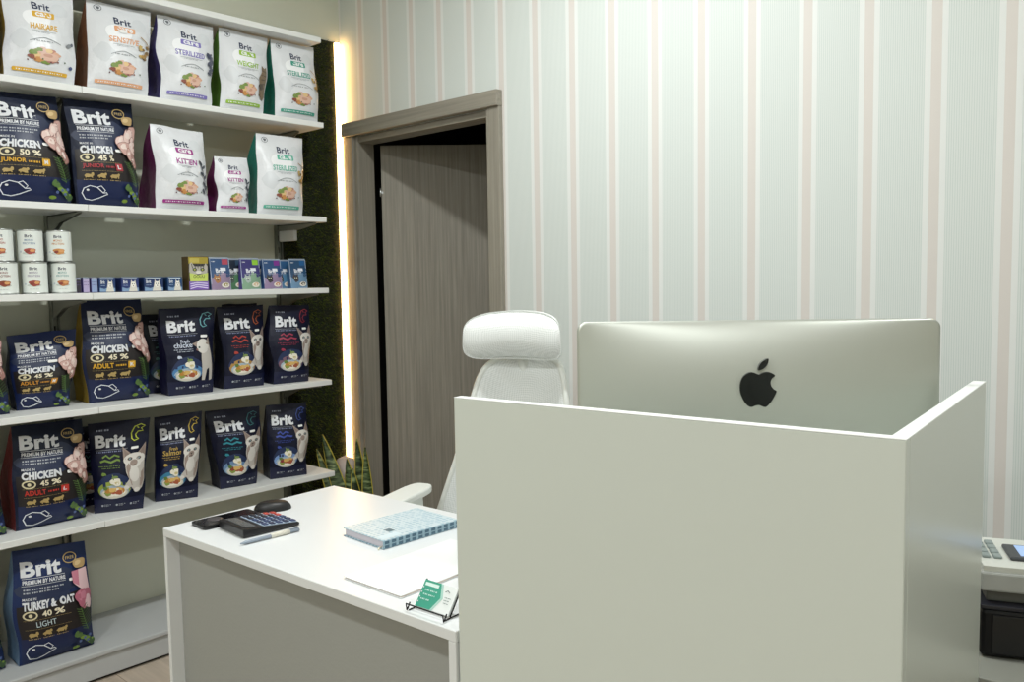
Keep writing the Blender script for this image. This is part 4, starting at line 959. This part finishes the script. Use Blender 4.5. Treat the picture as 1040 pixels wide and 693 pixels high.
b = MB(); b.lathe([(.001, 0), (.075, .0), (.105, .10), (.11, .22), (.10, .36), (.07, .47), (.035, .535), (.001, .55)], mat('#b3a8a2', .6), 28, M=Matrix.Translation((0, 0, 0)))
tag(b.build('floor_vase', None, (-3.13, 2.285, 0)), 'pale pinkish rounded shape half hidden behind the snake plant', 'vase')

# ------------------------------------------------------------------ right edge: side table with till
st = thing('side_table', 'grey side table behind the counter at the right edge', 'table', (0, 0, 0))
b = MB(); b.box((-.50, 1.685, .570), (.40, 2.38, .595), mat('#8f9087', .45), .002); b.build('tabletop', st)
for xx in (-.49, .37):
    b = MB(); b.box((xx, 1.70, 0), (xx + .02, 2.36, .570), mat('#8f9087', .45)); b.build('leg_panel', st)
ra = math.radians(22)
Mt = (-.395, 1.775, .595)
cd = thing('till_box', 'black till box on the grey side table at right edge', 'till', Mt, ra)
b = MB(); b.box((0, 0, .004), (.40, .36, .098), M_blackmat, .008); b.build('body', cd)
b = MB(); b.box((-.002, -.002, .098), (.402, .362, .108), mat('#1c1c26', .35), .003); b.build('lid', cd)
b = MB(); b.box((.02, -.003, .012), (.38, .0, .088), mat('#0c0c0e', .4), .001); b.build('drawer_front', cd)
for (fx, fy) in ((.03, .03), (.37, .03), (.03, .33), (.37, .33)):
    b = MB(); b.lathe([(.012, 0), (.012, .005)], M_black, 16, M=Matrix.Translation((fx, fy, 0))); b.build('foot', cd)
V0 = V(Mt) + V((0, 0, .108))
tl = thing('cash_register', 'pale grey cash register with small blue display on black till', 'cash register', V0, ra)
M_reg = mat('#d5d7cf', .45); M_reg2 = mat('#a9aba6', .5)
b = MB(); b.box((.012, .02, .0), (.36, .20, .024), mat('#5f605a', .5), .003); b.build('shadow_foot', tl)  # dark grey block stands in for the shadow between register and till
b = MB(); b.box((.0, .004, .024), (.37, .215, .062), M_reg2, .004); b.build('base', tl)
b = MB()
prof = [(.010, .058), (.008, .073), (.205, .073), (.21, .058)]
vs = [(.004, y, z) for y, z in prof] + [(.366, y, z) for y, z in prof]
b.add(vs, [(0, 1, 2, 3), (7, 6, 5, 4), (0, 4, 5, 1), (1, 5, 6, 2), (2, 6, 7, 3), (3, 7, 4, 0)], M_reg); b.build('top_shell', tl)
Ms = Matrix.Translation((0, .008, .073))
b = MB(); b.box((.058, .045, .0), (.26, .135, .008), mat('#3f4145', .4), .003, M=Ms); df_ = b.build('display_frame', tl)
b = MB(); b.box((.078, .055, .0081), (.245, .125, .0092), mat('#9fb9e0', .3, 0, .5, None, ('#9fc0f4', .3)), M=Ms); b.build('display', df_)
for i in range(2):
    for j in range(4):
        b = MB(); b.box((.010 + i*.020, .05 + j*.030, .0), (.025 + i*.020, .072 + j*.030, .006), mat('#8f9a98', .5), .0015, 1, M=Ms); b.build('key', tl)

# ------------------------------------------------------------------ view
sc_ = bpy.context.scene
sc_.view_settings.view_transform = 'Standard'; sc_.view_settings.look = 'None'; sc_.view_settings.gamma = 1
sc_.view_settings.use_curve_mapping = False
sc_.view_settings.exposure = 0.0
